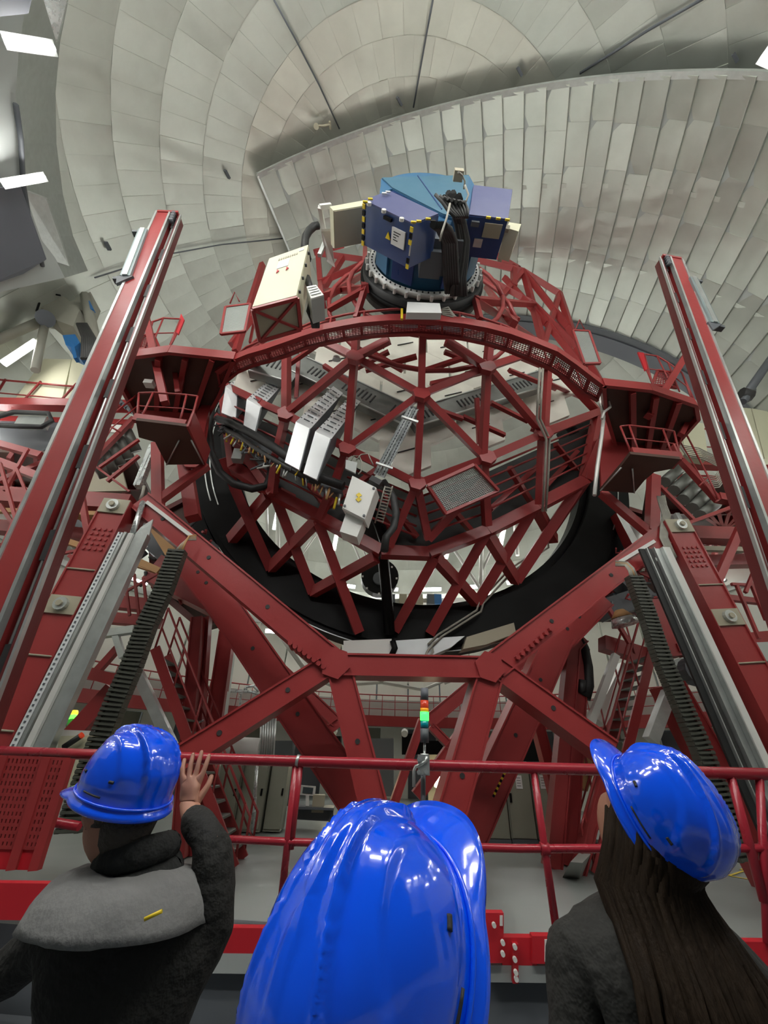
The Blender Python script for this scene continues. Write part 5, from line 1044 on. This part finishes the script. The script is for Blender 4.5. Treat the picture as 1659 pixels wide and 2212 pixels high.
# signal tower
st = thing('signal_tower', 'signal tower clamped to the railing with the green light lit', 'signal light', yp(915, 1690, YR-.05))
def stk(y0, y1, r_, m, name): one(name, m, st, 'tube', [yp(917, y0, YR-.08), yp(917, y1, YR-.08)], r_, 16)
stk(1487, 1513, .036, 'slate', 'cap'); stk(1513, 1536, .037, 'red_l', 'red_lens'); stk(1530, 1538, .038, 'amb', 'amber_lens'); stk(1538, 1556, .040, 'green', 'green_lens'); stk(1557, 1573, .037, 'teal_l', 'blue_lens'); stk(1574, 1604, .038, 'dark', 'base_section'); stk(1604, 1628, .012, 'tray', 'stem'); stk(1628, 1634, .035, 'steel', 'foot')
one('clamp', 'steel', st, 'box', yp(915, 1652, YR-.07), V3((.05,0,0)), V3((0,.05,0)), V3((0,0,.075)))
one('pipe', 'steel', st, 'tube', [yp(x, y, YR-.12) for x, y in ((922,1634),(920,1645),(908,1652),(898,1656),(894,1665),(894,1700))], .014, 8)
for x, y in ((905,1668),(921,1668),(905,1640)): h = MB(); h.disc(yp(x, y, YR-.14), V3((0,1,0)), .018, .03, 10); h.build('bolt', 'tray', st)
sgt = tag(one('post', 'slate', None, 'tube', [yp(914, 1672, YR+.1), yp(914, 2000, YR+.1)], .022, 8), 'slim dark post under the signal tower behind the railing', 'post')

# ================================================================== PEOPLE
def frame(fwd, roll=0.0):
    x = V3(fwd).normalized(); y = ZA.cross(x).normalized(); z = x.cross(y); q = Matrix.Rotation(roll, 3, x)
    y, z = q @ y, q @ z; return x, y, z
def smooth(e0, e1, x): t = max(0, min(1, (x-e0)/(e1-e0))); return t*t*(3-2*t)
def helmet(c, fwd, roll, lab, size=1.0):
    x_, y_, z_ = frame(fwd, roll); t = thing('hard_hat', lab, 'helmet', c, 'blue hard hats of the visitors')
    A, B_, H = .140*size, .116*size, .150*size
    def pt(phi, e, off=0):
        ce, se = math.cos(e)**.70, math.sin(e); px, py, pz = A*ce*math.cos(phi), B_*ce*math.sin(phi), H*se**.92
        if px < 0: px *= 1.06
        n_ = V3((px/A**2, py/B_**2, pz/H**2)).normalized()
        w_ = .016 + .030*smooth(.10, -.12, px)                    # raised centre band widening to the back
        h_ = smooth(.18, .5, e)
        bump = .0105*h_*smooth(w_+.0045, w_, abs(py)) + .005*h_*(1-smooth(.0, .006, abs(py)-.0045))*smooth(-.12, .02, px)*smooth(w_, w_-.01, .01)
        w2 = w_+.034+.012*smooth(.1, -.1, px); bump += .006*h_*smooth(w2+.010, w2-.002, abs(py))*smooth(.13, .08, abs(px+.01))
        bump += .0045*math.exp(-((abs(py)-w_)/.0045)**2)*smooth(.15, .35, e)
        bump -= .0025*smooth(.22, .12, e)
        p = V3((px, py, pz)) + n_*(bump+off); return p, n_
    b = MB(); NPH_, NE = 120, 44; L = {}
    es = [math.pi/2*(1-(k/NE)) for k in range(NE+1)]; es[0] = math.pi/2-.004
    def add(p): b.v.append(V3(c)+x_*p.x+y_*p.y+z_*p.z); return len(b.v)-1
    for i, e in enumerate(es):
        for j in range(NPH_): L[i, j] = add(pt(2*math.pi*j/NPH_, e)[0])
    R0 = NE+1
    prof = ((.004, -.006), (.010, -.012), (.013, -.020), (.011, -.024))
    for k, (o_, dz) in enumerate(prof):
        for j in range(NPH_):
            phi = 2*math.pi*j/NPH_; v = smooth(math.cos(R(62)), math.cos(R(12)), math.cos(phi)); f = k/3.0
            out = o_ + v*.050*size*f; p = pt(phi, 0)[0]; d_ = V3((p.x, p.y, 0)).normalized(); d_ = (d_ + V3((v*.8, 0, 0))).normalized()
            L[R0+k, j] = add(V3((p.x, p.y, 0)) + d_*out + V3((0, 0, dz*(1-.2*v) - v*.012*f)))
    for i in range(R0+len(prof)-1):
        for j in range(NPH_): j2 = (j+1) % NPH_; b.face([L[i, j], L[i+1, j], L[i+1, j2], L[i, j2]], True)
    b.face([L[0, j] for j in range(NPH_)], True)
    o = b.build('shell', 'helm', t); md = o.modifiers.new('thick', 'SOLIDIFY'); md.thickness = .003; md.offset = -1
    b = MB(); b.tube([V3(c)+sum((a*q for a, q in zip((x_, y_, z_), (lambda p: (p.x, p.y, .002+.0))(pt(2*math.pi*j/72, .07, .003)[0]))), V3()) for j in range(73)], .0035*size, 6, False); b.build('rim_bead', 'rim', t)
    for s_ in (-1, 1):                                              # side slots and vent holes
        for px_, e, L_ in ((-.02, .10, .030), (.045, .34, .006), (-.062, .34, .006)):
            pts = []
            for k in range(7):
                x2 = px_ + (k/6-.5)*2*L_; phi = s_*math.acos(max(-1, min(1, x2/(A*math.cos(e)**.70)))); p, n_ = pt(phi, e, .0004); pts.append(V3(c)+x_*p.x+y_*p.y+z_*p.z)
            one('slot' if L_ > .01 else 'vent_hole', 'slot', t, 'tube', pts, .0022 if L_ > .01 else .0035, 8)
    return t, (x_, y_, z_)
def skin_mesh(name, V, E_, m, par, sub=2, root=0):
    keys = list(V); L = ORG[par.name]; me = bpy.data.meshes.new(name); me.from_pydata([V3(V[k][0])-L for k in keys], [(keys.index(a), keys.index(b_)) for a, b_ in E_], [])
    o = bpy.data.objects.new(name, me); COL.objects.link(o); o.parent = par; ORG[o.name] = L
    me.materials.append(M[m]); md = o.modifiers.new('skin', 'SKIN'); md.use_smooth_shade = True
    if not me.skin_vertices: 
        bm = bmesh.new(); bm.from_mesh(me); bm.verts.layers.skin.verify(); bm.to_mesh(me); bm.free()
    sv = me.skin_vertices[0].data
    for i, k in enumerate(keys): r_ = V[k][1]; sv[i].radius = r_ if isinstance(r_, tuple) else (r_, r_); sv[i].use_root = (i == root)
    s2 = o.modifiers.new('sub', 'SUBSURF'); s2.levels = sub; s2.render_levels = sub
    return o
def person(lab, head, bf, pal, armR, armL, hd, shift=(0, 0, 0), lean=0.0, name='person', sh=.20, female=False):
    """head: rim-level centre of the hat; bf: horizontal body facing; arms: shoulder is implied, lists elbow, wrist, hand direction"""
    f_ = V3((bf[0], bf[1], 0)).normalized(); r_ = V3((f_.y, -f_.x, 0)); zf = .25; hp_ = V3(head)
    shift = V3(shift); nk = hp_ + V3((0, 0, -.165)) - f_*.035 + shift*.6; base = V3((nk.x, nk.y, zf)) + shift*.4 - f_*lean
    t = thing(name, lab, 'person', base); x_, y_, z_ = hd
    k = (nk.z-zf)/1.42
    pel = base+ZA*(.92*k); sp1 = base+ZA*(1.12*k)-f_*.01; ch = V3((nk.x, nk.y, zf+1.29*k))+shift*.3
    Vv = {'pel': (pel, (.13, .11)), 'sp': (sp1, (.12, .10)), 'ch': (ch, (.13, .11)), 'nk': (nk, .052), 'hb': (hp_-z_*.08-x_*.005, (.068, .075)), 'hm': (hp_-z_*.0, (.085, .095)), 'ht': (hp_+z_*.07, (.06, .07)),
          'jaw': (hp_-z_*.115+x_*.055, .034), 'nose': (hp_-z_*.055+x_*.105, .014)}
    E2 = [('pel','sp'),('sp','ch'),('ch','nk'),('nk','hb'),('hb','hm'),('hm','ht'),('hb','jaw'),('hm','nose')]
    for s_, nm in ((1, 'R'), (-1, 'L')):
        Vv['ear'+nm] = (hp_-z_*.05-y_*s_*.088-x_*.005, (.012, .02)); E2.append(('hm', 'ear'+nm))
        arm = armR if s_ > 0 else armL; shp = ch+r_*s_*sh*k+ZA*.03
        el, wr, hdir = V3(arm[0]), V3(arm[1]), V3(arm[2]).normalized()
        Vv['s'+nm] = (shp, .058); Vv['e'+nm] = (el, .042); Vv['w'+nm] = (wr, (.026, .032)); Vv['p'+nm] = (wr+hdir*.055, (.016, .038))
        E2 += [('ch','s'+nm),('s'+nm,'e'+nm),('e'+nm,'w'+nm),('w'+nm,'p'+nm)]
        sd = hdir.cross(V3(arm[3])).normalized(); pn = V3(arm[3]).normalized()
        for q, (o_, ln) in enumerate(((-.030,.062),(-.010,.075),(.010,.070),(.029,.055))):
            a0 = wr+hdir*.085+sd*o_; a1 = a0+hdir*ln*.5+sd*o_*.25+pn*.006; a2 = a0+hdir*ln+sd*o_*.35+pn*.022
            Vv[f'f{q}{nm}0'] = (a0, .0095); Vv[f'f{q}{nm}1'] = (a1, .0085); Vv[f'f{q}{nm}2'] = (a2, .0065); E2 += [('p'+nm, f'f{q}{nm}0'), (f'f{q}{nm}0', f'f{q}{nm}1'), (f'f{q}{nm}1', f'f{q}{nm}2')]
        a0 = wr+hdir*.03-sd*.036; a1 = a0+hdir*.03-sd*.018+pn*.01; a2 = a1+hdir*.026-sd*.004+pn*.012
        Vv['t0'+nm] = (a0, .012); Vv['t1'+nm] = (a1, .010); Vv['t2'+nm] = (a2, .008); E2 += [('w'+nm, 't0'+nm), ('t0'+nm, 't1'+nm), ('t1'+nm, 't2'+nm)]
        hj = pel+r_*s_*.09-ZA*.03; kn = base+r_*s_*.10+ZA*.50*k+f_*.02; an = base+r_*s_*.10+ZA*.09
        Vv['h'+nm] = (hj, .095); Vv['k'+nm] = (kn, .062); Vv['a'+nm] = (an, .042); Vv['o'+nm] = (an+f_*.15-ZA*.05, (.03, .028)); E2 += [('pel','h'+nm),('h'+nm,'k'+nm),('k'+nm,'a'+nm),('a'+nm,'o'+nm)]
    body = skin_mesh('body', Vv, E2, 'skin', t, 2)
    # jacket: follows the body, ends at collar, cuffs and hem
    J = {'hem': (pel-ZA*.06, (.19, .15)), 'sp': (sp1, (.185, .145)), 'ch': (ch-ZA*.03, (.20, .145)), 'co': (nk-ZA*.005, (.072, .072))}
    EJ = [('hem','sp'),('sp','ch'),('ch','co')]
    for s_, nm in ((1, 'R'), (-1, 'L')):
        S_, El, Wr = Vv['s'+nm][0], Vv['e'+nm][0], Vv['w'+nm][0]
        J['s'+nm] = (S_, .085); J['m'+nm] = (S_.lerp(El, .5), .074); J['e'+nm] = (El, .064); J['f'+nm] = (El.lerp(Wr, .5), .055); J['c'+nm] = (El.lerp(Wr, .93), .043); EJ += [('ch','s'+nm),('s'+nm,'m'+nm),('m'+nm,'e'+nm),('e'+nm,'f'+nm),('f'+nm,'c'+nm)]
    jk = skin_mesh('jacket', J, EJ, pal[0], t, 2)
    md = jk.modifiers.new('smooth', 'SMOOTH'); md.iterations = 10; md.factor = .6
    tx = bpy.data.textures.new('folds', 'CLOUDS'); tx.noise_scale = .16; md = jk.modifiers.new('folds', 'DISPLACE'); md.texture = tx; md.strength = .035; md.mid_level = .5; md.texture_coords = 'LOCAL'
    Tn = {'p': (pel-ZA*.02, (.15, .13))}; ET = []
    for nm in 'RL': Tn['h'+nm] = (Vv['h'+nm][0], .11); Tn['k'+nm] = (Vv['k'+nm][0], .08); Tn['a'+nm] = (Vv['a'+nm][0]+ZA*.02, .065); ET += [('p','h'+nm),('h'+nm,'k'+nm),('k'+nm,'a'+nm)]
    skin_mesh('trousers', Tn, ET, 'trou', t, 2)
    for nm in 'RL': a = Vv['a'+nm][0]; skin_mesh('shoe', {'h': (a-ZA*.04-f_*.05, (.045, .048)), 'b': (a-ZA*.04+f_*.06, (.05, .045)), 't': (a-ZA*.052+f_*.16, (.042, .034))}, [('h','b'),('b','t')], 'shoe', t, 2)
    return t, dict(f=f_, r=r_, ch=ch, nk=nk, base=base, V=Vv, hd=hd, hp=hp_, jk=jk)
def at(x, y, z): return EP + ray(x, y)*(z/F_)

# left visitor: grey hood, right hand raised beside the hat
H1 = at(268, 1712, 1.13)
h1, fr1 = helmet(H1, (-.92, .34, .20), R(-6), 'blue hard hat seen from its side with the peak pointing left', 1.0)
P1, d1 = person('person in dark jacket with pale grey hood raising the right hand beside the hat', H1-fr1[2]*.01, (-.25, 1), ('jack',),
    (at(462,1815,1.14), at(404,1748,1.26), (-.12,.03,1), (-.2,1,.1)), (at(-10,2130,1.0), at(-130,2050,1.12), (-.5,.6,.1), (0,0,-1)), fr1, shift=(.10, .13, .0), sh=.19)
f_, r_, nk, ch = d1['f'], d1['r'], d1['nk'], d1['ch']
def roll_ring(c, rx, ry, th, m, name, par, dz=lambda t: 0, n=36, fa=None, ra=None, thf=None):
    fa, ra = fa or f_, ra or r_; b = MB(); b.tube([c+ra*math.cos(2*math.pi*k/n)*rx+fa*math.sin(2*math.pi*k/n)*ry+ZA*dz(2*math.pi*k/n) for k in range(n+1)], [th*(thf(2*math.pi*k/n) if thf else 1) for k in range(n+1)], 12, False); return b.build(name, m, par)
roll_ring(nk+ZA*.035, .070, .078, .036, 'scarf', 'scarf_fold', P1, lambda t: .02*math.sin(t+2)); roll_ring(nk-ZA*.015, .085, .085, .042, 'scarf', 'scarf_fold', P1, lambda t: .02*math.sin(t+.6)); roll_ring(nk-ZA*.060, .105, .09, .040, 'scarf', 'scarf_fold', P1, lambda t: .02*math.sin(t+4))
# hood lying over the upper back
b = MB(); n0 = 0; NU, NW = 30, 12
for i in range(NU+1):
    tt = math.pi*(1.12+.76*0) ; ang = R(160)+R(220)*i/NU
    for j in range(NW+1):
        w_ = j/NW; rad = .088+.112*w_; drop = -.035-.105*w_**1.7; fat = .016*math.sin(math.pi*w_)
        out = (r_*math.cos(ang)*1.12+f_*math.sin(ang)*.95); b.v.append(nk+out*(rad+fat)+ZA*(drop+fat*.8+.045))
for i in range(NU):
    for j in range(NW): a = i*(NW+1)+j; b.face([a, a+1, a+NW+2, a+NW+1], True)
o = b.build('hood', 'hood', P1); md = o.modifiers.new('t', 'SOLIDIFY'); md.thickness = .02; md2 = o.modifiers.new('d', 'DISPLACE'); tx = bpy.data.textures.new('hoodfold', 'CLOUDS'); tx.noise_scale = .09; md2.texture = tx; md2.strength = .02; md2.texture_coords = 'LOCAL'
one('zip_tab', 'yellow', P1, 'tube', [at(312,1986,.86), at(350,1968,.87)], .004, 6)
one('back_hair', 'hairg', P1, 'tube', [d1['hp']-fr1[0]*.06-fr1[2]*.01, d1['hp']-fr1[0]*.055-fr1[2]*.06, d1['hp']-fr1[0]*.035-fr1[2]*.11], [.075, .068, .05], 14)
for s_ in (-1, 1): one('side_hair', 'hairg', P1, 'tube', [d1['hp']-fr1[1]*s_*.06-fr1[0]*.02-fr1[2]*.0, d1['hp']-fr1[1]*s_*.064-fr1[0]*.025-fr1[2]*.05], [.04, .02], 10)

# middle visitor right in front of the lens
H2 = at(828, 2085, .455)
h2, fr2 = helmet(H2, (.42, .48, 1.12), R(8), 'large blue hard hat closest to the viewer in the middle', .95)
b2 = V3(H2)
P2, d2 = person('person right in front of the viewer, mostly hidden by the large blue hat', H2-fr2[2]*.01+ZA*-.0, (.2, 1), ('teal',), (b2+V3((.30,.08,-.50)), b2+V3((.24,.26,-.62)), (-.2,1,.1), (0,0,-1)), (b2+V3((-.27,.10,-.50)), b2+V3((-.18,.28,-.60)), (.2,1,.1), (0,0,-1)), fr2, sh=.17)
one('back_hair', 'hair', P2, 'tube', [d2['hp']-fr2[0]*.05, d2['hp']-fr2[0]*.05-fr2[2]*.06, d2['hp']-fr2[0]*.03-fr2[2]*.11], [.075, .07, .05], 14)

# right visitor with long hair
H3 = at(1408, 1755, 1.0)
h3, fr3 = helmet(H3, (-.22, .30, .93), R(0), 'blue hard hat tilted back on the long haired visitor at the right', .95)
b3 = V3(H3)
P3, d3 = person('person with long brown hair in a charcoal jacket at the right', H3-fr3[2]*.01, (-.15, 1), ('jack2',), (b3+V3((.27,.03,-.50)), b3+V3((.16,.25,-.52)), (-.3,1,.2), (0,0,-1)), (b3+V3((-.29,.02,-.50)), b3+V3((-.16,.26,-.52)), (.3,1,.2), (0,0,-1)), fr3, shift=(-.07, .09, 0), sh=.18)
f3, r3, nk3, hp3 = d3['f'], d3['r'], d3['nk'], d3['hp']
# hair: a full cap under the hat flowing into long locks down the back
rnd = random.Random(3); b = MB()
for k in range(420):
    a = R(rnd.uniform(-105, 105)); rad = .080+rnd.uniform(-.006, .012); s0 = hp3 + (r3*math.sin(a) - f3*math.cos(a)*.9)*rad - ZA*rnd.uniform(-.02, .03)
    sw = rnd.uniform(-.02, .02); L_ = rnd.uniform(.26, .46)
    p1_ = nk3 + (r3*math.sin(a)*1.10 - f3*math.cos(a)*.95)*(.082+rnd.uniform(0,.02)) + ZA*.03
    p2_ = nk3 + (r3*math.sin(a)*.90 - f3*(math.cos(a)*.35+.80))*(.112+rnd.uniform(-.01,.02)) - ZA*.10 + r3*sw
    q = [s0, s0.lerp(p1_, .5)-f3*.01, p1_, p1_.lerp(p2_, .6), p2_]
    for m_ in range(1, 6): q.append(p2_ - ZA*L_*m_/5 + r3*(sw*m_*.5+.010*math.sin(k*1.7+m_*1.5)) - f3*(.03-.012*m_+.006*math.cos(k+m_*1.3)))
    b.tube(q, [.013]*4+[.010, .009, .008, .007, .005, .001], 5)
tag(b.build('hair', 'hair', P3), kind='stuff')
one('hair_cap', 'hair', P3, 'tube', [hp3+ZA*.03-f3*.0, hp3-ZA*.02-f3*.01, hp3-ZA*.09-f3*.02, nk3+ZA*.04-f3*.02, nk3-ZA*.03-f3*.03], [.03, .078, .080, .080, .03], 18)

# settle the skinned figures into plain meshes
bpy.context.view_layer.update(); dg = bpy.context.evaluated_depsgraph_get()
for o in [o for o in bpy.data.objects if o.type == 'MESH' and any(m.type == 'SKIN' for m in o.modifiers)]:
    me = bpy.data.meshes.new_from_object(o.evaluated_get(dg), depsgraph=dg)
    bm = bmesh.new(); bm.from_mesh(me); bmesh.ops.delete(bm, geom=[v for v in bm.verts if not v.link_faces], context='VERTS'); bmesh.ops.recalc_face_normals(bm, faces=bm.faces); bm.to_mesh(me); bm.free()
    for p in me.polygons: p.use_smooth = True
    o.modifiers.clear(); o.data = me
